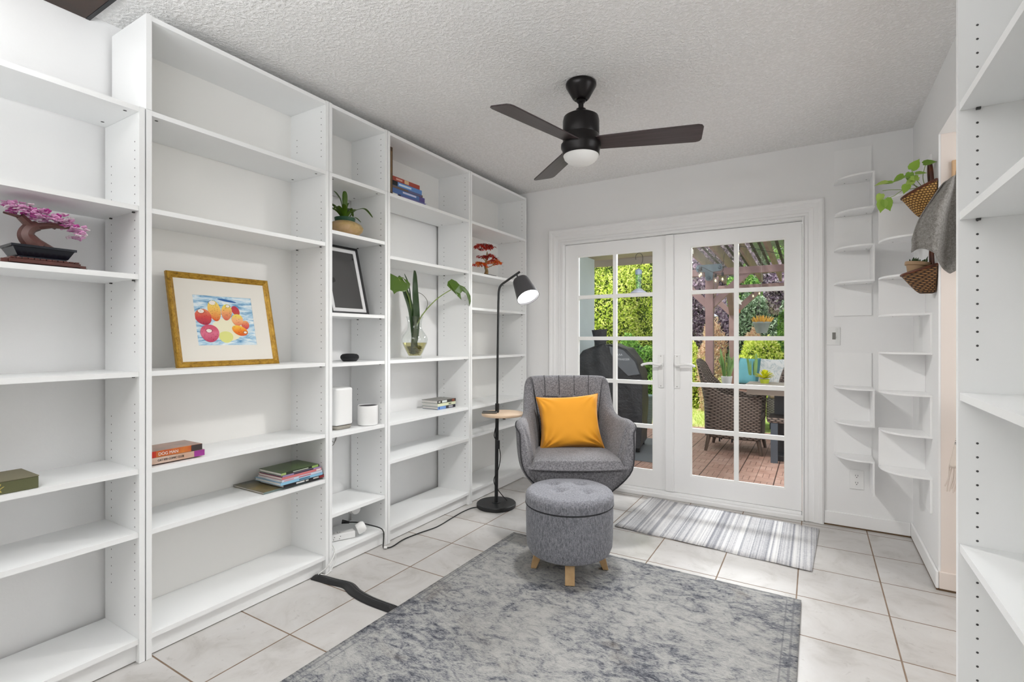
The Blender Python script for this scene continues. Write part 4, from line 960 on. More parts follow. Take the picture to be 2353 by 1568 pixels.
# paper scrap / stain on the tile beside the cord clip
# --- books high in the vase bookcase
g = 'books on the upper shelf of the vase bookcase'
t = thing('ring_binder', 'white ring binder standing against the side, upper vase bookcase', 'book', (-0.15, 1.236, 2.019), 0, g)
MB().box(-0.11, 0.115, -0.0105, 0.012, 0.0005, 0.29).build('cover', mat('binder_white', '#dcdce6', 0.4), t, bevel=0.003)
MB().box(0.1152, 0.1156, -0.004, 0.004, 0.09, 0.24).build('printed_mark', mat('binder_ink', '#8a8aa0', 0.5), t)
t = thing('tall_book', 'tall brown book standing beside the white ring binder', 'book', (-0.15, 1.2655, 2.019), 0, g)
b = MB(); b.box(-0.10, 0.114, -0.0145, -0.0125, 0.0005, 0.285); b.box(-0.10, 0.114, 0.0125, 0.0145, 0.0005, 0.285); b.box(0.112, 0.114, -0.0125, 0.0125, 0.0005, 0.285); b.build('cover', mat('brown_cover', '#3a2a1f', 0.35, c2='#6b5138', vs=30), t)
MB().box(-0.097, 0.1115, -0.0122, 0.0122, 0.003, 0.282).build('pages', M['paper'], t)
b = MB(); b.box(0.1142, 0.1146, 0.004, 0.0065, 0.02, 0.26); b.box(0.1142, 0.1146, -0.006, -0.0045, 0.02, 0.26); b.build('printed_mark', mat('tan_ink', '#b39468', 0.5), t)
z = 2.0190
for lb, cc, hh, ya, yb, mk in [
    ('lowest book of the upper flat pile, white and purple spine', '#6f6aa0', 0.024, 1.284, 1.590, [(0.0, 0.13, 0.05, 0.95, '#e4e4e0'), (0.16, 0.22, 0.05, 0.95, '#23272c'), (0.95, 0.999, 0.1, 0.9, '#e4e4e8')]),
    ('second book of the upper flat pile, blue to violet spine', '#4d6ca4', 0.030, 1.284, 1.566, [(0.30, 0.72, 0.45, 0.8, '#c9cbe4'), (0.82, 0.999, 0.03, 0.97, '#574b86')]),
    ('third book of the upper flat pile, thin grey brown spine', '#6d5a52', 0.014, 1.284, 1.548, [(0.5, 0.95, 0.2, 0.8, '#5c5f8c')]),
    ('fourth book of the upper flat pile, bright blue spine', '#5b87c4', 0.028, 1.284, 1.540, [(0.0, 0.16, 0.03, 0.97, '#15171c'), (0.2, 0.62, 0.3, 0.7, '#cfe0f0')]),
    ('top book of the upper flat pile, red spine with a picture', '#a04234', 0.026, 1.284, 1.520, [(0.12, 0.34, 0.3, 0.7, '#d9a08f'), (0.42, 0.58, 0.1, 0.9, '#d8b58a')])]:
    book('textbook', lb, 'book', -0.24, -0.040, ya, yb, z, z+hh, cc, None, g, mk); z += hh+0.0004
# --- disc cases in the vase bookcase
z = 0.6935
for i, (lb, cc, sc_, mk) in enumerate([
    ('lowest case of the three case pile, blue spine with a dark end', '#5a6270', '#6f96cf', [(0.45, 0.999, 0.05, 0.95, '#2f2c34'), (0.60, 0.84, 0.2, 0.8, '#dcd9e0'), (0.05, 0.1, 0.2, 0.8, '#2b4076')]),
    ('middle case of the three case pile, pale green spine', '#cfd6cc', '#dde0bd', [(0.6, 0.75, 0.3, 0.7, '#6f7a6a')]),
    ('top case of the three case pile, black spine with white title', '#8b8984', '#35332f', [(0.24, 0.50, 0.15, 0.85, '#dfe6e2'), (0.05, 0.15, 0.3, 0.7, '#d9d9d4'), (0.78, 0.92, 0.1, 0.9, '#8c4a33')])]):
    book('disc_case', lb, 'case', -0.238, -0.098+0.002*i, 1.770-0.004*i, 1.958, z, z+0.0205, cc, sc_, 'disc cases in the vase bookcase', mk, ct=0.0025, rz=math.radians(-1)); z += 0.0210
o = MB().box(-0.26, -0.012, 2.0275, 2.0335, 1.0485, 1.300).build('thin_album', M['plast_b']); tag(o, 'thin black album standing against the side of corner bookcase', 'book')

# --- glass vase with leaves
VX, VY, VZ = -0.115, 1.556, 1.0522
t = thing('glass_vase', 'clear glass vase of water, roots and large leaves', 'vase', (VX, VY, VZ))
outer = [(0.044, 0.001), (0.046, 0.006), (0.043, 0.012), (0.050, 0.030), (0.066, 0.065), (0.079, 0.095), (0.083, 0.120), (0.078, 0.142), (0.062, 0.165), (0.050, 0.182), (0.0445, 0.200), (0.044, 0.225), (0.049, 0.252), (0.056, 0.268)]
inner = [(0.054, 0.268), (0.047, 0.250), (0.042, 0.225), (0.0425, 0.200), (0.048, 0.183), (0.060, 0.164), (0.0765, 0.141), (0.0810, 0.120), (0.077, 0.096), (0.064, 0.068), (0.048, 0.034), (0.038, 0.016), (0.001, 0.015)]
MB().lathe([(0.001, 0.001)]+outer+inner, 56).build('vase_glass', M['cglass'], t)
MB().lathe([(0.001, 0.0165), (0.037, 0.0170), (0.047, 0.035), (0.0625, 0.069), (0.0750, 0.096), (0.0760, 0.100), (0.001, 0.100)], 48).build('water', glass('greenish_water', (0.80, 0.76, 0.52), 0.03, edge=0.3), t)
rd = random.Random(11); b = MB()
for i in range(70):
    a = rd.uniform(0, 6.3); r = rd.uniform(0.005, 0.05); z0 = rd.uniform(0.022, 0.07); rr = 0.034+0.028*(z0-0.02)/0.05
    P = [(rr*rd.uniform(.3, 1)*math.cos(a+q*0.8), rr*rd.uniform(.3, 1)*math.sin(a+q*0.8), z0+rd.uniform(-0.004, 0.012)) for q in range(4)]
    b.tube(crom(P, 4), 0.0013, 5)
b.build('roots', mat('olive_roots', '#8f8a3a', 0.6, c2='#5c5422', vs=60), t)
b = MB()
for (dx, dy) in ((0.012, -0.030), (-0.005, 0.012)): b.tube([(dx, dy, 0.03), (dx*.8, dy*.7, 0.15), (dx*.5, dy*.4, 0.27)], [0.018, 0.012, 0.012], 10)
b.build('submerged_stems', mat('dark_green_stem', '#3f4a2a', 0.4), t)
# sword leaves
b = MB(); strap([(0.0, 0.003, 0.10), (0.004, 0.0, 0.25), (0.004, -0.012, 0.42), (0.0, -0.004, 0.565)], 0.040, b, up=(1, 0.2, 0), fold=0.3); b.build('sword_leaf', M['lf_sans'], t)
b = MB(); strap([(0.01, -0.03, 0.12), (0.02, -0.065, 0.30), (0.05, -0.15, 0.42), (0.07, -0.22, 0.50)], 0.034, b, up=(1, 0.2, 0), fold=0.25); b.build('sword_leaf', M['lf_sans'], t)
b = MB(); strap([(-0.02, 0.0, 0.25), (-0.02, -0.03, 0.45), (-0.01, -0.085, 0.535)], 0.007, b, up=(1, 0.2, 0)); b.build('sword_leaf', M['lf_sans'], t)
s1_ = crom([(0.0, 0.01, 0.20), (0.03, 0.05, 0.29), (0.08, 0.13, 0.39), (0.135, 0.235, 0.466)], 6)
MB().tube(s1_, [0.0042-0.0015*i/len(s1_) for i in range(len(s1_))], 8).build('leaf_stem', M['stem'], t)
def flatleaf(pts, name, bend):
    P = [Vector(p) for p in pts]; c = sum(P, Vector())/len(P); m0 = MB(); q = [Vector((p.x+bend*((p-c).length**2), p.y, p.z)) for p in P]
    m0.add(q, [tuple(range(len(q)))]); o = m0.build(name, M['lf_house'], t, solid=0.0012); return o
flatleaf([(0.135, 0.22, 0.4528), (0.136, 0.187, 0.4788), (0.137, 0.194, 0.5058), (0.138, 0.226, 0.5258), (0.139, 0.267, 0.5128), (0.141, 0.294, 0.4918), (0.142, 0.347, 0.4818), (0.143, 0.396, 0.4558), (0.144, 0.436, 0.4278), (0.145, 0.45, 0.3918), (0.146, 0.433, 0.3538), (0.147, 0.405, 0.3918), (0.148, 0.358, 0.4368), (0.149, 0.317, 0.4548), (0.151, 0.286, 0.4318), (0.152, 0.299, 0.3908), (0.153, 0.259, 0.4118), (0.154, 0.229, 0.4438)], 'split_leaf', -1.2)
s2_ = crom([(0.0, -0.01, 0.18), (0.02, -0.06, 0.32), (0.05, -0.12, 0.40), (0.083, -0.234, 0.485)], 6)
MB().tube(s2_, [0.0042-0.0012*i/len(s2_) for i in range(len(s2_))], 8).build('leaf_stem', M['stem'], t)
flatleaf([(0.085, -0.345, 0.4988), (0.085, -0.325, 0.5138), (0.085, -0.301, 0.5108), (0.085, -0.272, 0.5018), (0.085, -0.24, 0.4918), (0.085, -0.218, 0.4968), (0.085, -0.174, 0.4938), (0.085, -0.207, 0.4848), (0.085, -0.151, 0.4618), (0.085, -0.189, 0.4898), (0.085, -0.144, 0.4838), (0.085, -0.12, 0.4568), (0.085, -0.14, 0.4818), (0.085, -0.105, 0.4658), (0.085, -0.113, 0.4438), (0.085, -0.144, 0.4228), (0.085, -0.181, 0.4088), (0.085, -0.218, 0.4108), (0.085, -0.244, 0.4038), (0.085, -0.262, 0.3898), (0.085, -0.276, 0.4068), (0.085, -0.301, 0.4168), (0.085, -0.332, 0.4248), (0.085, -0.314, 0.4388), (0.085, -0.345, 0.4438), (0.085, -0.318, 0.4608), (0.085, -0.349, 0.4678), (0.085, -0.318, 0.4758)], 'split_leaf', -1.5)
MB().tube(crom([(0.0, 0.015, 0.22), (0.03, 0.07, 0.31), (0.02, 0.10, 0.37), (0.0, 0.075, 0.415), (-0.01, 0.035, 0.425), (-0.01, 0.02, 0.41)], 6), 0.0018, 6).build('aerial_root', mat('dark_root', '#3c3a24', 0.6), t)

# --- red maple bonsai
t = thing('maple_bonsai', 'small artificial red and orange maple bonsai in the corner bookcase', 'bonsai', (-0.10, 2.345, 1.6575))
MB().box(-0.045, 0.045, -0.055, 0.085, 0.0005, 0.016).build('black_tray', M['plast_b'], t, bevel=0.002)
b = MB(); b.tube(crom([(0, 0.0, 0.012), (0, 0.012, 0.05), (0, -0.006, 0.085), (0, 0.004, 0.12), (0, 0.02, 0.20)], 5), [0.020, 0.018, 0.016, 0.015, 0.014, 0.013, 0.012, 0.012, 0.011, 0.010, 0.010, 0.009, 0.009, 0.008, 0.008, 0.007, 0.006, 0.006, 0.005, 0.004, 0.003], 10)
for q in ([(0, 0.0, 0.07), (0.02, 0.05, 0.09), (0.03, 0.09, 0.115)], [(0, 0, 0.09), (0.01, -0.05, 0.10), (0.02, -0.09, 0.10)], [(0, 0, 0.12), (0.0, -0.05, 0.15)], [(0, 0.01, 0.15), (0, 0.05, 0.17)]): b.tube(q, 0.003, 6)
b.build('trunk', mat('tan_trunk', '#a98c5a', 0.6, c2='#7b6238', vs=40), t)
mcol = [mat('maple_red', '#d0341c', 0.5), mat('maple_dark_red', '#9c2420', 0.5), mat('maple_orange', '#f07a22', 0.5)]
rd = random.Random(21)
for (cx, cy, cz, rx, ry, rz_, n_, mis) in [(0, -0.04, 0.225, 0.05, 0.085, 0.03, 60, (0, 0, 1)), (0.01, 0.03, 0.238, 0.04, 0.06, 0.022, 40, (0, 1)), (0, 0.06, 0.165, 0.04, 0.07, 0.025, 42, (1, 0)), (0.02, 0.09, 0.125, 0.05, 0.085, 0.025, 60, (0, 2, 2)), (0.01, -0.06, 0.150, 0.04, 0.06, 0.008, 14, (1,)), (0.01, -0.085, 0.085, 0.045, 0.075, 0.022, 46, (2, 0, 2))]:
    b = MB()
    for i in range(n_):
        a = rd.uniform(0, 6.3); q = math.sqrt(rd.random()); p0 = Vector((cx+rx*q*math.cos(a), cy+ry*q*math.sin(a), cz+rz_*(1-q*q)*0.9+rd.uniform(-.006, .006)))
        mi = rd.choice(mis)
        for k_ in range(6):
            aa = rd.uniform(0, 6.3); d = Vector((math.cos(aa), math.sin(aa), rd.uniform(-1.3, 0.05))).normalized()*rd.uniform(0.018, 0.034); s_ = d.cross(Vector((0, 0, 1))).normalized()*0.0030
            b.add([p0-s_, p0+d*0.5+s_*1.4, p0+d, p0+d*0.5-s_*1.4], [(0, 1, 2, 3)], mi)
    b.build('foliage_pad', mcol, t)

# ================================================================== RIGHT SIDE: BASKETS, TOWEL, THROW, FLOWERS
def wallbasket(name, label, y, zc, rx, ry, hgt, tilt, m, rimm):
    t = thing(name, label, 'hanging basket', (XR-0.004, y, zc)); t.rotation_euler = (0, 0, 0)
    def f(u, v):
        a = PI/2+PI*u; r = 0.42+0.58*v**0.75
        x = rx*2*r*math.cos(a); yy = ry*r*math.sin(a)
        return Vector((x*1.0-0.004, yy, -hgt*(1-v)+tilt*x*v))
    b = MB().grid(f, 30, 14); 
    ring_ = [tuple(f(i/29, 0)) for i in range(30)]; b.add(ring_+[(-0.004, 0, -hgt)], [(i, i+1, 30) for i in range(29)])
    b.grid(lambda u, v: Vector((-0.003, f(0, v).y*(1-2*u), f(0, v).z)), 2, 14)
    b.build('basket_body', m, t, solid=0.004)
    rp = [tuple(f(i/29, 1)+Vector((0, 0, 0.002))) for i in range(30)]
    MB().tube(rp+[(-0.006, 0, 0.002)], 0.0065, 8, closed=True).build('rim', rimm, t)
    return t, f
t, f = wallbasket('wall_basket', 'woven cane wall basket with trailing variegated pothos', 2.232, 1.925, 0.060, 0.085, 0.150, 0.45, M['basket'], M['cane'])
b = MB(); b.tube(crom([(-0.010, -0.030, -0.0), (-0.014, -0.030, 0.06), (-0.016, -0.016, 0.098), (-0.016, 0.012, 0.100), (-0.014, 0.028, 0.06), (-0.010, 0.030, 0.0)], 6), 0.0075, 8); b.build('handle', M['cane'], t)
def heart(mb, c, d, up, L, mi=0):
    L *= 0.86; A = Vector(d).normalized(); U = Vector(up); S = A.cross(U).normalized(); N = S.cross(A); C = Vector(c); vs = [C]
    out = [(0, 0), (-0.08, 0.22), (0.10, 0.42), (0.38, 0.44), (0.68, 0.28), (0.88, 0.10), (1.05, 0.0)]
    l = [C+A*L*u+S*L*v*0.9+N*L*(0.16*v-0.12*u*u) for u, v in out]; r = [C+A*L*u-S*L*v*0.9+N*L*(0.16*v-0.12*u*u) for u, v in out]; mid = [C+A*L*max(u, 0)+N*L*(-0.12*u*u) for u, v in out]
    n = len(out); fs = []
    for off in (0, n): fs += [((off+i), (off+i+1), 2*n+i+1, 2*n+i) for i in range(n-1)]
    mb.add(l+r+mid, fs, mi, True)
P0 = Vector((XR-0.004, 2.232, 1.925))
b = MB()
for (c, d, L, up) in [((2.487, 2.17, 1.925), (-0.2, -.2, -0.6), .055, (0, -1, .3)), ((2.43, 2.17, 1.945), (-1, 0, .05), .05, (0, -.7, .8)), ((2.41, 2.17, 1.950), (-1, -.1, -.12), .062, (0, -.6, .8)), ((2.385, 2.17, 1.895), (-.35, 0, -1), .052, (0, -1, .1)), ((2.39, 2.16, 1.860), (-.15, 0, -1), .068, (0, -1, 0)), ((2.40, 2.16, 1.865), (.35, 0, -1), .072, (0, -1, 0)), ((2.475, 2.18, 1.975), (-1, 0, -.55), .058, (0, -.8, .6)), ((2.50, 2.18, 1.985), (-.2, 0, -1), .05, (0, -1, 0)), ((2.52, 2.18, 1.975), (1, -.1, 0.0), .052, (0, -.6, .7)), ((2.505, 2.18, 1.998), (.55, 0, .85), .065, (0, -.9, .2)), ((2.55, 2.18, 2.018), (1, 0, .12), .06, (0, -.7, .5)), ((2.51, 2.17, 1.945), (-.3, 0, -.3), .05, (0, -.9, .3)), ((2.53, 2.17, 1.955), (-1, 0, -.35), .052, (0, -.8, .5)), ((2.50, 2.17, 1.955), (.8, 0, -.3), .045, (0, -.8, .5))]:
    heart(b, Vector(c)-P0, d, up, L)
b.build('pothos_leaf', M['lf_poth'], t)
b = MB()
for q in ([(2.54, 2.2, 1.91), (2.50, 2.18, 1.925), (2.46, 2.17, 1.895), (2.43, 2.17, 1.875), (2.39, 2.165, 1.87)], [(2.54, 2.2, 1.91), (2.48, 2.18, 1.905), (2.42, 2.17, 1.91), (2.39, 2.17, 1.91)], [(2.55, 2.2, 1.91), (2.52, 2.19, 1.96), (2.505, 2.18, 2.0)], [(2.56, 2.2, 1.91), (2.55, 2.19, 1.96), (2.56, 2.18, 2.02)], [(2.53, 2.2, 1.91), (2.49, 2.18, 1.96), (2.46, 2.17, 1.955), (2.44, 2.17, 1.95)]):
    b.tube(crom([tuple(Vector(p_)-P0) for p_ in q], 5), 0.0016, 5)
b.build('vine', M['stem'], t)
t, f = wallbasket('wall_basket', 'dark twisted vine wall basket holding a clay pot of succulents', 2.215, 1.525, 0.062, 0.075, 0.125, 0.30, M['basket2'], M['cane'])
b = MB(); b.tube(crom([(-0.010, -0.028, 0.0), (-0.012, -0.025, 0.07), (-0.012, 0.0, 0.095), (-0.012, 0.025, 0.07), (-0.010, 0.028, 0.0)], 6), 0.006, 8); b.build('handle', M['cane'], t)
MB().lathe([(0.030, -0.05), (0.045, 0.006), (0.052, 0.008), (0.053, 0.024), (0.048, 0.024), (0.045, 0.012), (0.001, 0.012)], 32, M=Matrix.Translation((-0.066, -0.004, 0.0)) @ Matrix.Rotation(0.15, 4, 'Y')).build('clay_pot', mat('tan_clay', '#a08364', 0.7), t)
rd = random.Random(3)
for i in range(7):
    b = MB(); c = Vector((-0.066+rd.uniform(-.03, .035), rd.uniform(-.03, .03), 0.012))
    for k_ in range(8):
        d = Vector((rd.uniform(-1, 1), rd.uniform(-1, 1), rd.uniform(.5, 1.6))).normalized()*rd.uniform(.02, .045); b.tube([c, c+d*0.6, c+d], [0.004, 0.0045, 0.001], 5)
    b.build('succulent', mat('succulent_green', '#4d6a3c', 0.5, c2='#2b4222', vs=40), t)

# towel
def towel(u, v):
    TX, TY, TZ = 2.652, 2.095, 1.925
    wdt = 0.035+0.150*min(1, v/0.8)**0.7
    x = TX+(u-0.78)*wdt*1.12+0.004*math.sin(9*v+2*u)
    fold = (0.014+0.022*v)*math.sin(u*PI*3.4+0.6)+0.012*math.sin(u*7+5*v)
    y = TY-0.012+fold
    Lh = (0.345 if u < 0.42 else 0.345+0.115*min(1, (u-0.42)/0.30)) - 0.02*math.sin(u*PI*3)
    if u > 0.8: Lh -= 0.08*(u-0.8)/0.2
    return Vector((x, y, TZ-Lh*v-0.03*(1-v)*(abs(u-0.75))))
t = thing('hand_towel', 'grey hand towel hanging in folds beside the upper wall basket', 'towel')
MB().grid(towel, 44, 30).build('towel_cloth', m_fabric('grey_terry', '#77746f', '#8f8c88', '#a9a6a2', 320, bstr=0.9), t, solid=0.006, sub=1)
t = thing('wall_hook', 'small wooden wall hook above the grey towel', 'hook', (2.664, 2.1495, 1.93))
MB().box(-0.016, 0.022, -0.012, -0.0005, -0.06, 0.075).build('back_plate', mat('pale_maple', '#d8b48c', 0.5), t, bevel=0.004)
MB().tube([(-0.004, -0.012, -0.01), (-0.004, -0.045, -0.004), (-0.004, -0.055, 0.012)], 0.006, 10).build('peg', M['pine'], t)
# throw blanket with fringe
t = thing('throw_blanket', 'black and white patterned throw with cream fringe beside right bookcase', 'blanket')
k = NT('diamond_weave'); o_ = k.obj(); v1 = k.n('TexChecker', Scale=150.0); mp = k.n('Mapping'); mp.inputs['Rotation'].default_value = (0.78, 0.0, 0.0); k.l(o_, mp.inputs[0]); k.l(mp.outputs[0], v1.inputs[0]); v1.inputs[1].default_value = lin('#17171a'); v1.inputs[2].default_value = lin('#e4ddd6'); k.l(v1.outputs[0], k.p.inputs[0]); k.p.inputs['Roughness'].default_value = 0.9; mdia = k.m
def bl(z0, z1):
    def f(u, v):
        z = z0+(z1-z0)*v; w_ = 0.030+0.060*min(1, (0.90-z)/0.35); x = 2.705+(u-1)*w_*1.0+0.0; return Vector((x, 2.05+0.02*math.sin(u*9+z*5)+0.01*u, z))
    return f
MB().grid(bl(0.88, 0.705), 20, 10).build('patterned_band', mdia, t, solid=0.006)
MB().grid(bl(0.7045, 0.60), 20, 8).build('cream_band', mat('cream_wool', '#e3d6cb', 0.95, bump=0.4, bs=200), t, solid=0.006)
b = MB(); rd = random.Random(2)
for i in range(16):
    p_ = bl(0.60, 0.5)(i/15, 0); q_ = bl(0.60, 0.5)(i/15, 1); b.tube(crom([p_, ((p_+q_)/2)+Vector((rd.uniform(-.004, .004), rd.uniform(-.004, .004), 0)), q_-Vector((0.006, 0, rd.uniform(-.01, .02)))], 4), 0.0028, 5)
b.build('fringe', mat('cream_fringe', '#ddd0c6', 0.95), t)
t2 = thing('blanket_ladder', 'slim white rail holding the patterned throw behind the right bookcase', 'rail', (2.72, 2.05, 0)); MB().tube([(-0.005, 0.03, 0.001), (-0.005, 0.03, 0.90)], 0.008, 10).build('upright', M['beige_wall'], t2); MB().tube([(-0.045, 0.0, 0.892), (0.06, 0.0, 0.892)], 0.006, 10).build('rung', M['beige_wall'], t2)

# toy brick flowers on the right bookcase
t = thing('toy_brick_flowers', 'purple toy brick flowers with green block on the right bookcase', 'model flowers', (2.50, 0.300, 1.0535))
MB().lathe([(0.001, 0.001), (0.030, 0.001), (0.038, 0.012), (0.040, 0.055), (0.036, 0.06), (0.001, 0.058)], 24).build('vase', M['plast_w'], t)
b = MB(); b.tube([(0, 0, 0.055), (-0.02, 0.012, 0.13)], 0.004, 8); b.build('stem', mat('toy_green_stem', '#14603c', 0.35), t)
FX, FY, FZ = -0.045, 0.020, 0.150
b = MB(); b.box(FX-0.020, FX+0.035, FY-0.012, FY+0.026, FZ-0.006, FZ+0.007); b.box(FX-0.014, FX+0.028, FY-0.018, FY+0.02, FZ-0.004, FZ+0.005); b.build('green_block', mat('toy_green', '#0f5a34', 0.3), t, bevel=0.001)
rd = random.Random(9)
for i in range(13):
    b = MB(); a = rd.uniform(0, 6.3); q = rd.uniform(0.004, 0.026); c = Vector((FX+0.010+q*math.cos(a), FY+0.004+q*math.sin(a), FZ+0.016+rd.uniform(0, 0.040)*(1-q*18)+0.004))
    Mx = Matrix.Translation(c) @ Matrix.Rotation(a, 4, 'Z') @ Matrix.Rotation(rd.uniform(0.2, 1.0), 4, 'Y')
    for k_ in range(5):
        e = k_*2*PI/5; b.lathe([(0.0005, 0.0012), (0.0050, 0.0012), (0.0050, -0.0012), (0.0005, -0.0012)], 8, M=Mx @ Matrix.Translation((0.0072*math.cos(e), 0.0072*math.sin(e), 0)))
    b.lathe([(0.0005, 0.004), (0.0028, 0.004), (0.0028, -0.002)], 8, M=Mx)
    b.build('floret', mat('toy_lilac', '#8d6fc0', 0.3), t)
# ================================================================== GARDEN
ZD = -0.06
def m_deck():
    k = NT('red_brown_deck_tiles'); p = k.pos(); s = k.n('SeparateXYZ'); k.l(p, s.inputs[0])
    T = 0.30; a = k.math('DIVIDE', s.outputs[0], T); b_ = k.math('DIVIDE', k.math('SUBTRACT', s.outputs[1], 0.02), T)
    def edge(v, w_): return k.math('GREATER_THAN', k.math('ABSOLUTE', k.math('SUBTRACT', k.math('FRACT', v), 0.5)), 0.5-w_)
    a2 = k.math('MULTIPLY', a, 2.0); b2 = k.math('MULTIPLY', b_, 2.0)
    par = k.math('MODULO', k.math('ADD', k.math('FLOOR', k.math('ADD', a2, 200.0)), k.math('FLOOR', k.math('ADD', b2, 200.0))), 2.0)
    sl = k.n('Mix'); sl.data_type = 'FLOAT'; k.l(par, sl.inputs[0]); k.l(k.math('MULTIPLY', a, 6.0), sl.inputs[2]); k.l(k.math('MULTIPLY', b_, 6.0), sl.inputs[3])
    thin = edge(sl.outputs[0], 0.045)
    cell = k.math('MAXIMUM', edge(a2, 0.018), edge(b2, 0.018)); big = k.math('MAXIMUM', edge(a, 0.016), edge(b_, 0.009))
    g = k.math('MAXIMUM', k.math('MULTIPLY', k.math('MAXIMUM', thin, cell), 0.75), big)
    n = k.noise(p, 9, 5, 0.6); n2 = k.noise(k.scale(p, (1, 1, 1)), 2.0, 2)
    c = k.ramp(k.math('ADD', k.math('MULTIPLY', n, .6), k.math('MULTIPLY', n2, .4)), [(0.35, '#a58071'), (0.5, '#b89586'), (0.65, '#c6a99d')])
    k.l(k.mix(g, c, lin('#4d3830')), k.p.inputs['Base Color']); k.p.inputs['Roughness'].default_value = 0.6
    k.bump(k.math('SUBTRACT', 1.0, g), 0.5, 0.004); return k.m
struct(MB().box(-3.0, 7.0, 2.981, 6.45, ZD-0.08, ZD), 'patio_deck', m_deck())
k = NT('lawn_and_soil'); p = k.pos(); n1 = k.noise(p, 0.9, 4, 0.6); n2 = k.noise(p, 40, 4, 0.7)
f = k.math('ADD', k.math('MULTIPLY', n1, 0.6), k.math('MULTIPLY', n2, 0.4)); k.l(k.ramp(f, [(0.38, '#7f9f45'), (0.46, '#adc765'), (0.52, '#c6d787'), (0.60, '#d3bfa6'), (0.7, '#c9ab97')]), k.p.inputs['Base Color']); k.p.inputs['Roughness'].default_value = 0.9; k.bump(n2, 0.8, 0.03)
struct(MB().box(-14, 20, 6.4505, 26, ZD-0.12, ZD-0.01), 'lawn_ground', k.m)
struct(MB().box(-14, 20, 26, 26.2, -0.2, 6), 'garden_back_wall', mat('distant_dark_green', '#26351d', 0.9, c2='#435a2c', vs=1.2))
struct(MB().box(-0.60, -0.45, 2.99, 5.45, ZD+0.001, 2.60), 'wall_outside', mat('pale_blue_stucco', '#c3d0d8', 0.9, bump=0.4, bs=60, bd=0.004, var=0.06))
eave = mat('taupe_painted_soffit', '#a39a8c', 0.8)
b = MB(); b.prism([(-0.9, 3.0), (0.42, 3.0), (0.50, 4.2), (0.66, 5.62), (-0.9, 5.62)], 2.24, 2.30); b.box(-0.9, 0.66, 5.56, 5.60, 2.155, 2.24)
struct(b, 'patio_roof', eave)
struct(MB().prism([(0.50, 3.0), (0.56, 3.0), (0.80, 5.62), (0.74, 5.62)], 2.235, 2.29), 'trim_5', M['trim'])

# --- grass tufts: uncountable
rd = np.random.default_rng(3)
def blades(n, xr, yr, h, name, m):
    x = rd.uniform(*xr, n); y = rd.uniform(*yr, n); a = rd.uniform(0, 6.28, n); hh = rd.uniform(.4, 1, n)*h; w_ = 0.006
    mb = MB()
    for i in range(n):
        dx, dy = w_*math.cos(a[i]), w_*math.sin(a[i]); lx, ly = rd.uniform(-.5, .5, 2)*hh[i]
        mb.add([(x[i]-dx, y[i]-dy, ZD-0.01), (x[i]+dx, y[i]+dy, ZD-0.01), (x[i]+lx, y[i]+ly, ZD+hh[i])], [(0, 1, 2)])
    o = mb.build(name, m); o['kind'] = 'stuff'; return o
o = blades(9000, (-1.2, 1.3), (6.47, 9.0), 0.035, 'lawn_grass', m_leaf('lawn_blades', ['#8fae4a', '#c3d574', '#dfe39a', '#d6c8a0'], 0.6, 0.3)); tag(o, 'short sunlit lawn grass beyond the patio deck', 'grass')

# --- bushes
def bush(name, label, cat, c, r, n, leaf, m, seed, core='#1e2a12', group='garden shrubs seen through the door', shape='ell', aspect=0.42, trunk=None, lift=0.0):
    t = thing(name, label, cat, (c[0], c[1], ZD), 0, group); g_ = np.random.default_rng(seed)
    u = g_.normal(size=(n, 3)); u /= np.linalg.norm(u, axis=1)[:, None]; u[:, 1] -= 0.35*(g_.random(n) < .5); u /= np.linalg.norm(u, axis=1)[:, None]
    lump = 1+0.16*np.sin(u[:, 0]*6+seed)*np.cos(u[:, 2]*7+seed*2)
    rad = (0.80+0.24*g_.random(n))*lump
    P = u*rad[:, None]*np.array(r); P[:, 2] += c[2]-ZD
    keep = P[:, 2] > 0.0; P = P[keep]; n = len(P); u = u[keep]
    d = g_.normal(size=(n, 3))*0.75+u*0.6+np.array([0, 0, 0.15]); d /= np.linalg.norm(d, axis=1)[:, None]
    s = np.cross(d, g_.normal(size=(n, 3))); s /= np.linalg.norm(s, axis=1)[:, None]; nn = np.cross(d, s)
    L = leaf*(0.6+0.8*g_.random(n))[:, None]
    a = P-d*L*0.5; b_ = P+s*L*aspect*0.5+nn*L*0.08; e = P+d*L*0.5; f_ = P-s*L*aspect*0.5+nn*L*0.08
    V = np.stack([a, b_, e, f_], 1).reshape(-1, 3); F = np.arange(4*n).reshape(n, 4)
    me = bpy.data.meshes.new('foliage'); me.from_pydata(V.tolist(), [], F.tolist()); me.materials.append(m)
    o = bpy.data.objects.new('foliage', me); COL.objects.link(o); o.parent = t
    rr = random.Random(seed); b2 = MB()
    def cf(uu, v):
        th = 2*PI*uu; ph = PI*v; q = 0.80+0.08*math.sin(5*th+seed)*math.sin(4*ph)
        return Vector((r[0]*q*math.sin(ph)*math.cos(th), r[1]*q*math.sin(ph)*math.sin(th), max(0.002, c[2]-ZD+r[2]*q*math.cos(ph))))
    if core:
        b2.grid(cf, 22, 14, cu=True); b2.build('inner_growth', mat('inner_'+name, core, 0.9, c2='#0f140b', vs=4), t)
    if trunk: MB().tube([(0, 0, 0), (0.02, 0, max(0.3, c[2]-ZD))], [0.05, 0.03], 8).build('trunk', M['dwood'], t)
    return t
G = 'garden shrubs seen through the door'
bush('golden_shrub', 'tall bright yellow green shrub filling the view behind the covered grill', 'shrub', (-1.80, 8.7, 1.55), (0.98, 0.8, 1.95), 30000, 0.062, M['lf_gold'], 1, '#4f6a1a')
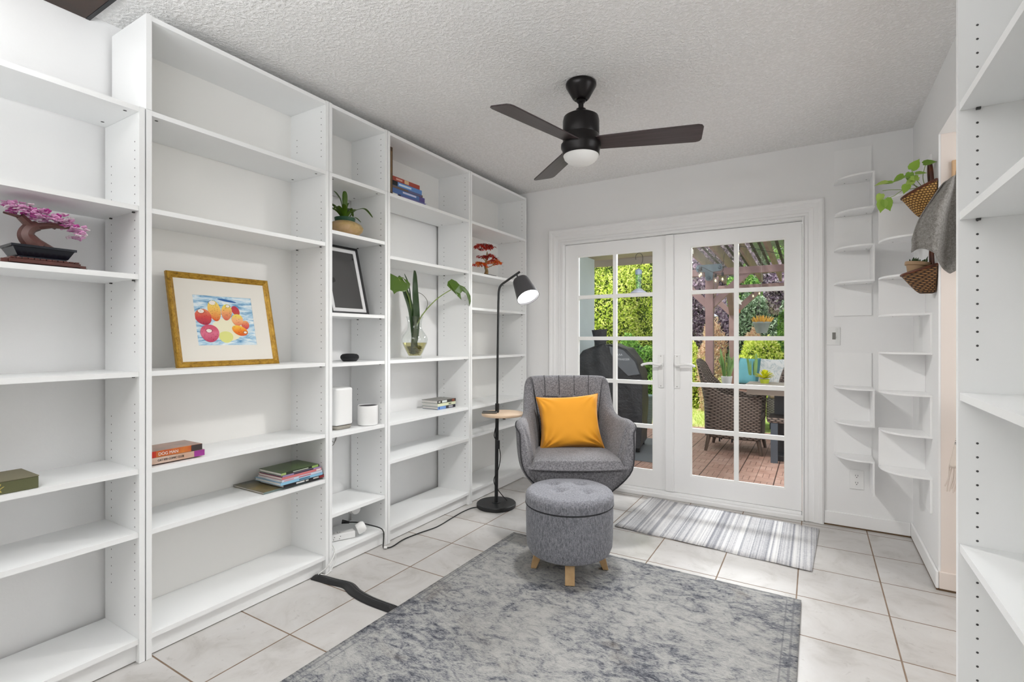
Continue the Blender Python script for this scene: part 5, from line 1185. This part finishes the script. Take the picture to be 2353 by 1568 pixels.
bush('golden_shrub', 'bright yellow green shrub behind the nearer bird feeder', 'shrub', (-0.80, 9.3, 1.70), (0.66, 0.6, 1.85), 22000, 0.062, M['lf_gold'], 2, '#4f6a1a')
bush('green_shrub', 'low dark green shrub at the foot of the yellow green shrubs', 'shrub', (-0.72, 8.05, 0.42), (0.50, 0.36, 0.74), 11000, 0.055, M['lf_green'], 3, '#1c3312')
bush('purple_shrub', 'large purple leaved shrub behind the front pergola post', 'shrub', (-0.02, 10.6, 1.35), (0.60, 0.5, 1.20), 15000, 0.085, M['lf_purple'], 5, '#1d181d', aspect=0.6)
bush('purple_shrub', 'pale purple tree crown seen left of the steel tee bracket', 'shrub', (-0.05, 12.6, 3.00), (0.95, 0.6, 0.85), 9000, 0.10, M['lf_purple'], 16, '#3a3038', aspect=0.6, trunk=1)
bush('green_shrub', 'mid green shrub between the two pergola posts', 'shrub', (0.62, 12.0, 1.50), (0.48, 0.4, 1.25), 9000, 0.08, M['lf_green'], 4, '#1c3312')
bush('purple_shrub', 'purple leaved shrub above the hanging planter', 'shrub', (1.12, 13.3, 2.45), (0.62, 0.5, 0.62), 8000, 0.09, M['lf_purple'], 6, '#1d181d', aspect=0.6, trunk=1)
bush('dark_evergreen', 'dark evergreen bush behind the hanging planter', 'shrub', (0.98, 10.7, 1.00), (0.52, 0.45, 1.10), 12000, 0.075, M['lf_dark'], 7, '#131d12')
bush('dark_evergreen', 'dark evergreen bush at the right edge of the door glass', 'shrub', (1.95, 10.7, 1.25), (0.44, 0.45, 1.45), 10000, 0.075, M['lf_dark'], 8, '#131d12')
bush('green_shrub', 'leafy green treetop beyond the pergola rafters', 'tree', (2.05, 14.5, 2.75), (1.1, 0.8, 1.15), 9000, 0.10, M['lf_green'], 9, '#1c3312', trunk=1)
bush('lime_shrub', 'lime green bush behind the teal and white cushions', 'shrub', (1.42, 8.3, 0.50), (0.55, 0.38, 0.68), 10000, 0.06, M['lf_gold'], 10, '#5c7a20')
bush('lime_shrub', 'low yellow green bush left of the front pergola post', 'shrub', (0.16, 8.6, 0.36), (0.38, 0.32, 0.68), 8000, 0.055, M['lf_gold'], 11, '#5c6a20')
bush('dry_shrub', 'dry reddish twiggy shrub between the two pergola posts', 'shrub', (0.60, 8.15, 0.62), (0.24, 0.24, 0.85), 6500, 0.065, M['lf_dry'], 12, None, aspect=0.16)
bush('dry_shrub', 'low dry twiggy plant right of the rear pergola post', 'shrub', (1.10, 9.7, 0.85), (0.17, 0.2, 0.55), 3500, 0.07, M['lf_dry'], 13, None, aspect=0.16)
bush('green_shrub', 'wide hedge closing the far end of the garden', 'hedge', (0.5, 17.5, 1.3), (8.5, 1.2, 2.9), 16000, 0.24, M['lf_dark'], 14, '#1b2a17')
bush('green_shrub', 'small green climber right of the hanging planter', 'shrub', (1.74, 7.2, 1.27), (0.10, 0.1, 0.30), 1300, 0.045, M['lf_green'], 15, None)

# --- covered grill
t = thing('covered_grill', 'large barbecue grill under a black fabric cover with chimney', 'grill', (0.10, 4.62, ZD+0.006), 0.18)
cov = NT('black_cover_fabric'); nn_ = cov.noise(cov.obj(), 5, 6, 0.65, 0.3); n3 = cov.noise(cov.obj(), 60, 2, 0.8)
cov.l(cov.ramp(nn_, [(0.35, '#1c1d1f'), (0.65, '#2e3033')]), cov.p.inputs['Base Color']); cov.p.inputs['Roughness'].default_value = 0.55; cov.bump(nn_, 0.6, 0.05); cov = cov.m
def cover(u, v):
    """outline runs over the top in x-z, v = depth"""
    pr2 = [(-0.36, 0.06), (-0.385, 0.45), (-0.39, 0.80), (-0.36, 0.98), (-0.27, 1.10), (-0.10, 1.165), (0.05, 1.17), (0.20, 1.12), (0.31, 0.99), (0.365, 0.83), (0.375, 0.45), (0.355, 0.06)]
    i = u*(len(pr2)-1); k_ = min(int(i), len(pr2)-2); f_ = i-k_; x = pr2[k_][0]*(1-f_)+pr2[k_+1][0]*f_; z = pr2[k_][1]*(1-f_)+pr2[k_+1][1]*f_
    y = -0.30+0.60*v; w_ = 0.010*math.sin(7*x*6+3*z*9)*math.sin(z*14+v*4)
    return Vector((x+w_*0.6, y, z+w_*0.5*(z > 0.3)))
b = MB(); b.grid(cover, 56, 9)
for v in (0, 1):
    e = [cover(i/55, v) for i in range(56)]
    def face(u, q, v=v, e=e):
        i = u*27; k_ = min(int(i), 26); f_ = i-k_; L_ = e[k_]*(1-f_)+e[k_+1]*f_; R2 = e[55-k_]*(1-f_)+e[54-k_]*f_
        p_ = L_*(1-q)+R2*q; p_.y += (-1 if v == 0 else 1)*(0.012*math.sin(q*19+p_.z*3)*math.sin(p_.z*9+q*5)+0.03*math.sin(PI*q)*min(1, u*3)*(1 if u < .95 else 0.3)); return p_
    b.grid(face, 30, 24)
b.build('fabric_cover', cov, t)
b = MB(); b.tube([(-0.10, -0.10, 1.02), (-0.115, -0.105, 1.20), (-0.125, -0.11, 1.335)], [0.062, 0.068, 0.088], 24); b.build('chimney_cover', cov, t)
b = MB().prism([(0.03, 1.150), (0.18, 1.108), (0.30, 0.985), (0.350, 0.855), (0.23, 0.835), (0.13, 0.93), (0.04, 1.08)], 0.348, 0.350, M=Matrix.Rotation(PI/2, 4, 'X')); b.build('grey_flap', mat('grey_panel_fabric', '#606468', 0.7, var=0.15, vs=18), t)  # flat grey panel laid over the cover's upper right
# printed logo on the flap: a small mountain mark above rows of lettering
b = MB(); lg = mat('logo_white', '#b9bcbf', 0.6)
for (x0, z0) in ((0.110, 1.050), (0.130, 1.050), (0.150, 1.050)): b.add([(x0, -0.3515, z0), (x0+0.010, -0.3515, z0+0.022), (x0+0.020, -0.3515, z0), (x0+0.015, -0.3515, z0), (x0+0.010, -0.3515, z0+0.012), (x0+0.005, -0.3515, z0)], [(0, 1, 4, 5), (1, 2, 3, 4)])
b.build('logo_mark', lg, t)
text('logo_lettering', 'TRAEGER', 0.030, lg, t, (0.120, -0.3515, 1.000), (PI/2, 0, 0))
for x in (-0.32, 0.32):
    for y in (-0.22, 0.22): MB().lathe([(0.001, -0.018), (0.05, -0.018), (0.05, 0.018), (0.001, 0.018)], 20, M=Matrix.Translation((x, y, 0.052)) @ Matrix.Rotation(PI/2, 4, 'Y')).build('wheel', M['plast_b'], t)
o = MB().box(-0.62, 0.72, 4.10, 5.28, ZD+0.0006, ZD+0.006).build('grill_mat', mat('grey_grill_mat', '#6b6f73', 0.8)); tag(o, 'flat grey mat on the deck under the covered grill', 'mat')
t = thing('ribbed_planter', 'tall grey green ribbed planter pot beside the covered grill', 'pot', (0.02, 6.10, ZD+0.001))
b = MB(); b.lathe([(0.001, 0.0), (0.115, 0.0), (0.15, 0.40), (0.165, 0.41), (0.165, 0.44), (0.145, 0.44), (0.14, 0.38), (0.001, 0.37)], 40); b.build('pot', mat('grey_green_pot', '#6f8380', 0.6), t)
b = MB()
for z_ in np.arange(0.03, 0.39, 0.024): r__ = 0.115+0.035*z_/0.40; b.tube([(math.cos(a)*(r__+0.001), math.sin(a)*(r__+0.001), z_) for a in np.linspace(0, 2*PI, 33)[:-1]], 0.004, 5, closed=True)
b.build('rib', mat('pot_ribs', '#879a96', 0.6), t)

# --- bird feeders
def feeder(label, loc, hook):
    t = thing('bird_feeder', label, 'bird feeder', loc, 0, 'hanging bird feeders')
    cap = mat('grey_blue_plastic', '#8fa0b4', 0.4)
    MB().lathe([(0.001, 0.02), (0.014, 0.015), (0.036, 0.0), (0.036, -0.045), (0.034, -0.047), (0.001, -0.047)], 28).build('cap', cap, t)
    MB().lathe([(0.033, -0.046), (0.033, -0.115), (0.028, -0.135), (0.028, -0.205), (0.026, -0.205), (0.026, -0.135), (0.031, -0.115), (0.031, -0.046)], 28, closed=True).build('tube', glass('feeder_tube', (0.80, 0.92, 0.86), 0.06), t)
    MB().lathe([(0.001, -0.203), (0.030, -0.200), (0.060, -0.222), (0.085, -0.240), (0.086, -0.246), (0.040, -0.256), (0.001, -0.256)], 32).build('base_tray', mat('lilac_white_tray', '#c5c9de', 0.4), t)
    P_ = [(0, 0, 0.015), (0.018, 0, 0.05), (0.042, 0, 0.09), (0.042, 0, 0.15), (0.015, 0, 0.182), (-0.015, 0, 0.178), (-0.032, 0, 0.15), (-0.030, 0, 0.115)] if hook else [(0, 0, 0.015), (0, 0, 0.40)]
    MB().tube(crom(P_, 6), 0.0028, 6).build('hook', M['plast_b'], t)
    if hook: MB().tube([(0.010, 0, 0.187), (0.010, 0, 0.40)], 0.001, 5).build('hanging_wire', M['cord_g'], t)
feeder('nearer bird feeder hanging from a curled hook under the eave', (0.471, 4.42, 1.915), True)
feeder('farther bird feeder partly hidden by the front pergola post', (0.735, 7.35, 1.765), False)

# --- pergola
mauve = mat('mauve_painted_and_lit_wood', '#8f7674', 0.7, c2='#7a6160', vs=5); oliv = mat('olive_stained_wood', '#7d6c48', 0.75, c2='#5f4f31', vs=4)
t = thing('pergola', 'mauve wooden pergola with open lattice roof over the patio table', 'pergola', (0.83, 6.57, ZD))
PX, PY, PZ = 0.83, 6.57, ZD
def Lp(x, y, z): return (x-PX, y-PY, z-PZ)
for (x, y) in ((0.83, 6.57), (0.80, 9.05), (3.6, 6.57), (3.6, 9.05)):
    MB().box(x-PX-0.052, x-PX+0.052, y-PY-0.052, y-PY+0.052, 0.001, 2.12).build('post', mauve, t, bevel=0.003)
for y in (6.57, 9.05): MB().box(0.35-PX, 5.0-PX, y-PY-0.045, y-PY+0.045, 2.12, 2.215).build('beam', mauve, t, bevel=0.002)
def barp(a, c_, w_, h_, name, m):
    a, c_ = Vector(Lp(*a)), Vector(Lp(*c_)); d = c_-a; Mx = Matrix.Translation(a) @ d.to_track_quat('Y', 'Z').to_matrix().to_4x4(); MB().box(-w_/2, w_/2, 0, d.length, -h_/2, h_/2, M=Mx).build(name, m, t)
for (x, y) in ((0.83, 6.57), (0.80, 9.05)):
    barp((x, y, 1.62), (x+0.50, y, 2.10), 0.07, 0.09, 'knee_brace', mauve); barp((x, y, 1.62), (x-0.45, y, 2.08), 0.07, 0.09, 'knee_brace', mauve); barp((x, y+0.0, 1.60), (x, y+(0.5 if y < 8 else -0.5), 2.08), 0.09, 0.07, 'knee_brace', mauve)
rx = [0.66+0.31*i for i in range(14)]
zr0, zr1 = 2.44, 2.155
for x in rx:
    a = Lp(x, 3.05, zr0); c_ = Lp(x-0.02, 9.35, zr1+0.06)
    b = MB(); vs = [(a[0]-0.019, a[1], a[2]-0.0), (a[0]+0.019, a[1], a[2]), (a[0]+0.019, a[1], a[2]+0.14), (a[0]-0.019, a[1], a[2]+0.14), (c_[0]-0.019, c_[1], c_[2]), (c_[0]+0.019, c_[1], c_[2]), (c_[0]+0.019, c_[1], c_[2]+0.14), (c_[0]-0.019, c_[1], c_[2]+0.14)]
    b.add(vs, [(0, 1, 5, 4), ], 1); b.add(vs, [(1, 2, 6, 5), (2, 3, 7, 6), (3, 0, 4, 7), (0, 3, 2, 1), (4, 5, 6, 7)], 0); b.build('rafter', [oliv, mauve], t)  # mauve on the bottom face imitates how it is lit; other faces olive
lat = mat('dark_grey_lattice', '#565448', 0.8); b = MB()
for y in np.arange(3.1, 9.35, 0.090):
    z_ = zr0+(zr1+0.06-zr0)*(y-3.05)/6.3+0.150; b.box(0.55-PX, 4.75-PX, y-PY-0.015, y-PY+0.015, z_-PZ, z_-PZ+0.003)
for i, x in enumerate(rx):
    for dx in (0.085, 0.185, 0.265):
        a = Lp(x+dx, 3.05, zr0+0.157); c_ = Lp(x+dx-0.02, 9.35, zr1+0.217); b.add([(a[0]-.02, a[1], a[2]), (a[0]+.02, a[1], a[2]), (c_[0]+.02, c_[1], c_[2]), (c_[0]-.02, c_[1], c_[2]), (a[0]-.02, a[1], a[2]+.006), (a[0]+.02, a[1], a[2]+.006), (c_[0]+.02, c_[1], c_[2]+.006), (c_[0]-.02, c_[1], c_[2]+.006)], Q)
b.build('lattice_roof', lat, t)
# steel tee bracket on the front post
b = MB(); Mx = Matrix.Translation(Lp(0.83, 6.515, 2.165)) @ Matrix.Rotation(PI/2, 4, 'X')
tee = [(-0.16, -0.045), (-0.175, -0.02), (-0.175, 0.02), (-0.16, 0.05), (0.16, 0.05), (0.175, 0.02), (0.175, -0.02), (0.16, -0.045), (0.055, -0.055), (0.048, -0.15), (0.03, -0.175), (-0.03, -0.175), (-0.048, -0.15), (-0.055, -0.055)]
b.prism(tee, 0.0, 0.008, M=Mx); b.build('tee_bracket', mat('slate_steel', '#57676f', 0.45, metal=0.3), t)
b = MB()
for (dx, dz) in ((-0.14, 0), (0.14, 0), (0, -0.14)): b.lathe([(0.001, 0.02), (0.016, 0.016), (0.022, 0.008), (0.022, 0.0)], 16, M=Matrix.Translation(Lp(0.83+dx, 6.507, 2.165+dz)) @ Matrix.Rotation(PI/2, 4, 'X'))
b.build('bolt', mat('dark_bolt', '#4b5a64', 0.4, metal=0.5), t)

# --- string lights
t = thing('string_lights', 'clear bulb string lights slung under the pergola rafters', 'string lights')
bl_ = [(1.283, 5.9, 2.285), (0.78, 6.2, 2.095), (0.93, 6.42, 2.020), (1.02, 6.42, 2.035), (1.16, 8.9, 1.98), (1.26, 8.9, 2.02), (2.15, 7.6, 1.86), (0.72, 6.42, 2.10), (1.9, 6.4, 2.12)]
wr = crom([(1.283, 5.9, 2.335), (1.10, 6.1, 2.30), (1.02, 6.42, 2.09), (0.93, 6.42, 2.075), (0.78, 6.2, 2.15), (0.72, 6.42, 2.155)], 6)
MB().tube(wr, 0.003, 6).build('wire', M['plast_b'], t); MB().tube(crom([(1.283, 5.9, 2.335), (1.5, 6.1, 2.30), (1.9, 6.4, 2.17), (2.15, 7.6, 1.92), (1.26, 8.9, 2.08), (1.16, 8.9, 2.04)], 6), 0.003, 6).build('wire', M['plast_b'], t)
warm = mat('warm_bulb_glow', '#ffe2a8', 0.3, emit=1.6)
for p_ in bl_:
    MB().lathe([(0.001, 0.045), (0.015, 0.045), (0.017, 0.0), (0.001, 0.0)], 14, p_).build('socket', M['plast_b'], t)
    bo = MB().lathe([(0.012, 0.0), (0.028, -0.03), (0.031, -0.055), (0.024, -0.078), (0.001, -0.088)], 18, p_).build('bulb', M['cglass'], t)
    MB().lathe([(0.001, -0.025), (0.009, -0.035), (0.010, -0.055), (0.001, -0.066)], 10, p_).build('filament', warm, t)
t = thing('wind_chime', 'small white star wind chime hanging at the rear pergola post', 'wind chime', (0.93, 8.9, 1.84))
b = MB(); st_ = [(0.075*(1 if i % 2 == 0 else 0.45)*math.sin(i*PI/5), 0.075*(1 if i % 2 == 0 else 0.45)*math.cos(i*PI/5)) for i in range(10)]
b.prism(st_, -0.006, 0.006, M=Matrix.Rotation(PI/2, 4, 'X')); b.build('star', M['plast_w'], t); MB().tube([(0, 0, 0.07), (0, 0, 0.26)], 0.0015, 5).build('cord', M['cord_g'], t); MB().lathe([(0.001, -0.13), (0.02, -0.14), (0.022, -0.20), (0.001, -0.2)], 14).build('bell', mat('terracotta', '#a4502f', 0.7), t); MB().tube([(0, 0, -0.06), (0, 0, -0.135)], 0.0015, 5).build('bell_cord', M['cord_g'], t)

# --- hanging planter
t = thing('hanging_planter', 'grey hanging pot of yellow succulents under the pergola', 'planter', (1.53, 6.05, 1.245))
MB().lathe([(0.001, 0.0), (0.058, 0.0), (0.098, 0.120), (0.104, 0.125), (0.104, 0.142), (0.096, 0.142), (0.09, 0.12), (0.001, 0.115)], 32).build('pot', mat('weathered_grey_pot', '#8c9690', 0.8, var=0.15, vs=20), t)
b = MB(); rq = random.Random(6)
for i in range(90):
    a = rq.uniform(0, 6.3); q = rq.uniform(0, 0.09); c = Vector((q*math.cos(a), q*math.sin(a), 0.12)); d = Vector((math.cos(a)*q*8, math.sin(a)*q*8, 1.0)).normalized()*rq.uniform(.05, .11); b.tube([c, c+d*.6, c+d], [0.006, 0.007, 0.002], 5)
b.build('succulents', mat('amber_succulent', '#dfc04e', 0.5, c2='#c98a3a', vs=30), t)
b = MB()
for a in (0.3, 2.4, 4.5): b.tube([(0.10*math.cos(a), 0.10*math.sin(a), 0.14), (0, 0, 0.62)], 0.0015, 5)
b.tube([(0, 0, 0.62), (0, 0, 1.02)], 0.0015, 5); b.build('hanging_wire', M['cord_g'], t)

# --- wicker dining chairs
def tubchair(label, loc, rz):
    """wicker tub chair, facing +x"""
    t = thing('wicker_chair', label, 'chair', loc, rz, 'brown wicker dining chairs')
    # U shaped woven wall from front-left arm round the back to the front-right arm
    st_ = [((0.27, -0.275), 0.63), ((0.10, -0.285), 0.60), ((-0.08, -0.282), 0.64), ((-0.20, -0.262), 0.76), ((-0.27, -0.20), 0.93), ((-0.30, -0.10), 0.985), ((-0.31, 0.0), 0.99)]
    st_ = st_+[((a[0], -a[1]), h_) for a, h_ in reversed(st_[:-1])]
    A_ = crom([(a[0], a[1], h_) for a, h_ in st_], 5)
    def wall(u, v):
        i = u*(len(A_)-1); k_ = min(int(i), len(A_)-2); f_ = i-k_; x, y, h_ = [A_[k_][j]*(1-f_)+A_[k_+1][j]*f_ for j in range(3)]
        z = 0.16+(h_-0.16)*v; flare = 1+0.06*v; tilt_ = -0.13*max(0, v-0.45)*(1 if x < 0 else 0.0)*min(1, -x*4 if x < 0 else 0)
        return Vector((x*flare+tilt_, y*flare, z))
    MB().grid(wall, 60, 14).build('woven_shell', M['wicker'], t, solid=0.025)
    MB().tube([wall(i/59, 1) for i in range(60)], 0.016, 8).build('rolled_rim', M['wicker'], t)
    MB().box(-0.27, 0.27, -0.265, 0.265, 0.34, 0.40).build('seat', M['wicker'], t, bevel=0.01)
    MB().box(0.255, 0.275, -0.265, 0.265, 0.17, 0.34).build('front_apron', M['wicker'], t)
    for (x, y) in ((-0.24, -0.23), (-0.24, 0.23), (0.24, -0.23), (0.24, 0.23)):
        MB().tube([(x, y, 0.20), (x*1.16, y*1.06, 0.001)], [0.026, 0.016], 10).build('leg', mat('taupe_leg', '#5b4c41', 0.5), t)
    return t
tubchair('wicker chair seen side on at the left end of the patio table', (1.34, 5.20, ZD), 0)
tubchair('wicker chair on the far side of the patio table', (2.02, 6.02, ZD), -PI/2)
# --- table
gw = mat('grey_weathered_top', '#a8a29a', 0.6, c2='#8d857c', vs=6)
t = thing('patio_table', 'grey slatted patio table with a dark pedestal', 'table', (2.3, 5.06, ZD))
b = MB()
for y in np.linspace(-0.33, 0.245, 6): b.box(-0.84, 0.84, y, y+0.108, 0.725, 0.750)
b.build('table_top', gw, t, bevel=0.003); MB().box(-0.80, 0.80, -0.315, 0.335, 0.665, 0.7245).build('apron', mat('grey_brown_apron', '#7b7066', 0.6), t)
dk = mat('charcoal_steel', '#26282c', 0.4)
for x in (-0.50, 0.5): b = MB().box(x-0.06, x+0.06, -0.10, 0.10, 0.06, 0.6645).build('pedestal', dk, t); MB().box(x-0.035, x+0.035, -0.26, 0.26, 0.001, 0.0595).build('foot', dk, t, bevel=0.005)
# --- bench at the near side
t = thing('wicker_bench', 'wicker topped bench with flat grey steel legs by the table', 'bench', (2.02, 4.86, ZD))
MB().box(-0.33, 0.45, -0.19, 0.17, 0.40, 0.455).build('woven_seat', M['wicker'], t, bevel=0.02)
for x in (-0.265, -0.12, 0.38):
    MB().box(x-0.032, x+0.032, -0.165, -0.150, 0.001, 0.3995).build('leg', mat('grey_blue_steel', '#5f6a75', 0.3, metal=0.7), t)
MB().box(-0.30, 0.42, 0.12, 0.14, 0.001, 0.3995).build('rear_leg_panel', dk, t)
t = thing('seat_cushion', 'dark slate seat cushion resting on the wicker bench', 'cushion', (2.13, 4.85, ZD+0.490)); pillow_mb(0.42, 0.30, 0.075, n=16, pinch=0.05).build('cushion_cover', mat('dark_slate_fabric', '#33363d', 0.9), t)
# --- outdoor sofa with pillows
t = thing('wicker_sofa', 'light grey wicker sofa with arched back beyond the patio table', 'sofa', (2.15, 7.35, ZD))
def arch(u, v):
    x = -0.62+1.30*u; hz = 0.62+0.42*math.sin(PI*min(1, max(0, u)))**0.55
    return Vector((x, 0.0-0.10*abs(2*u-1)**3*2.0, 0.25+(hz-0.25)*v))
MB().grid(arch, 36, 10).build('woven_back', M['wickerg'], t, solid=0.04); MB().tube([arch(i/35, 1) for i in range(36)], 0.035, 8).build('rolled_rim', M['wickerg'], t)
MB().box(-0.62, 0.68, -0.60, -0.06, 0.12, 0.42).build('seat_base', M['wickerg'], t, bevel=0.02); MB().box(-0.58, 0.64, -0.62, -0.08, 0.4205, 0.52).build('seat_pad', mat('beige_pad', '#c9b8a2', 0.9), t, bevel=0.03)
for (x, y) in ((-0.55, -0.55), (0.6, -0.55), (-0.55, -0.1), (0.6, -0.1)): MB().box(x-0.03, x+0.03, y-0.03, y+0.03, 0.001, 0.119).build('leg', dk, t)
def cushion(label, loc, w_, h_, rz, m):
    t = thing('scatter_cushion', label, 'cushion', loc, rz, 'scatter cushions on the garden seats'); o = pillow_mb(w_, h_, 0.13, n=18, pinch=0.14, wr=0.003).build('cushion_cover', m, t); o.matrix_local = Matrix.Rotation(math.radians(75), 4, 'X'); return t
k = NT('white_print_fabric'); n = k.noise(k.obj(), 9, 4, 0.6, 1.5); k.l(k.ramp(n, [(0.44, '#e9eceb'), (0.5, '#c3d0d3'), (0.54, '#eef0ef')]), k.p.inputs[0]); k.p.inputs['Roughness'].default_value = 0.9
cushion('white patterned cushion on the arched wicker sofa', (1.62, 6.93, 0.700), 0.44, 0.42, 0.1, k.m)
cushion('teal cushion on the brown wicker lounge chair', (1.315, 6.70, 0.720), 0.30, 0.40, -0.35, mat('teal_fabric', '#4d8791', 0.85, var=0.2, vs=9))
t = thing('lounge_chair', 'brown lounge chair back behind the teal cushion', 'chair', (1.26, 6.95, ZD)); MB().box(-0.24, 0.24, -0.03, 0.03, 0.30, 0.95).build('back_rest', mat('brown_lounge_fabric', '#86675a', 0.85, var=0.1), t, bevel=0.02); MB().box(-0.24, 0.24, -0.50, -0.031, 0.36, 0.52).build('seat', mat('brown_lounge_seat', '#7a5d50', 0.85), t, bevel=0.03)
for (x, y) in ((-0.2, -0.45), (0.2, -0.45), (-0.2, -0.02), (0.2, -0.02)): MB().box(x-0.02, x+0.02, y-0.02, y+0.02, 0.001, 0.35 if y < -.1 else 0.299).build('leg', dk, t)
# --- plants on and behind the table
def snake(label, loc, n, hgt, spread, seed, pot=True):
    t = thing('snake_plant', label, 'potted plant', loc, 0, 'upright snake plants by the table'); rq = random.Random(seed)
    if pot: MB().lathe([(0.001, 0), (0.05, 0), (0.065, 0.10), (0.062, 0.105), (0.055, 0.09), (0.001, 0.088)], 28).build('pot', M['plast_w'], t)
    for i in range(n):
        a = rq.uniform(0, 6.3); q = rq.uniform(0.1, 1)*spread; x0, y0 = 0.03*math.cos(a), 0.03*math.sin(a); h_ = hgt*rq.uniform(.6, 1)
        b = MB(); strap([(x0, y0, 0.08), (x0+q*.35*math.cos(a), y0+q*.35*math.sin(a), 0.08+h_*.5), (x0+q*math.cos(a), y0+q*math.sin(a), 0.08+h_)], 0.016, b, up=(math.sin(a), -math.cos(a), 0.3)); b.build('leaf', m_leaf('snake_leaf', ['#3f6a35', '#7fa45c', '#a8bf82'], 0.4, 0.1, False) if i == 0 and seed == 1 else SN[0], t)
        if i == 0 and seed == 1: SN.append(t.children[-1].data.materials[0])
    return t
SN = []
class _D(list): pass
SN = [m_leaf('snake_leaf_green', ['#3f6a35', '#7fa45c', '#a8bf82'], 0.4, 0.1, False)]
snake('tall snake plant in a white pot beside the wicker chair', (1.185, 5.62, ZD), 14, 0.36, 0.10, 7)
for o in list(bpy.data.objects):
    if o.get('label', '').startswith('tall snake plant in a white pot'): o.location = (1.185, 5.62, 0.62)
st2 = thing('plant_stand', 'slim dark stand carrying the tall snake plant', 'stand', (1.185, 5.62, ZD)); MB().box(-0.08, 0.08, -0.08, 0.08, 0.655, 0.6790).build('stand_top', dk, st2); 
for (x, y) in ((-.07, -.07), (.07, -.07), (-.07, .07), (.07, .07)): MB().box(x-.008, x+.008, y-.008, y+.008, 0.001, 0.6545).build('leg', dk, st2)
snake('small dark snake plant at the left end of the patio table', (1.505, 5.25, ZD+0.7505), 8, 0.24, 0.05, 8, False)
t = thing('yellow_succulent', 'bright yellow green rosette succulent on the patio table', 'potted plant', (1.63, 5.20, ZD+0.7505)); MB().lathe([(0.001, 0), (0.04, 0), (0.05, 0.045), (0.001, 0.045)], 24).build('pot', mat('lime_pot', '#b7c23a', 0.5), t)
b = MB(); rq = random.Random(4)
for i in range(70):
    a = rq.uniform(0, 6.3); e = rq.uniform(0.1, 1.45); d = Vector((math.cos(a)*math.cos(e), math.sin(a)*math.cos(e), math.sin(e))); strap([Vector((0, 0, 0.05)), Vector((0, 0, 0.05))+d*0.06, Vector((0, 0, 0.045))+d*0.105], 0.011, b)
b.build('rosette', M['ygsucc'], t)
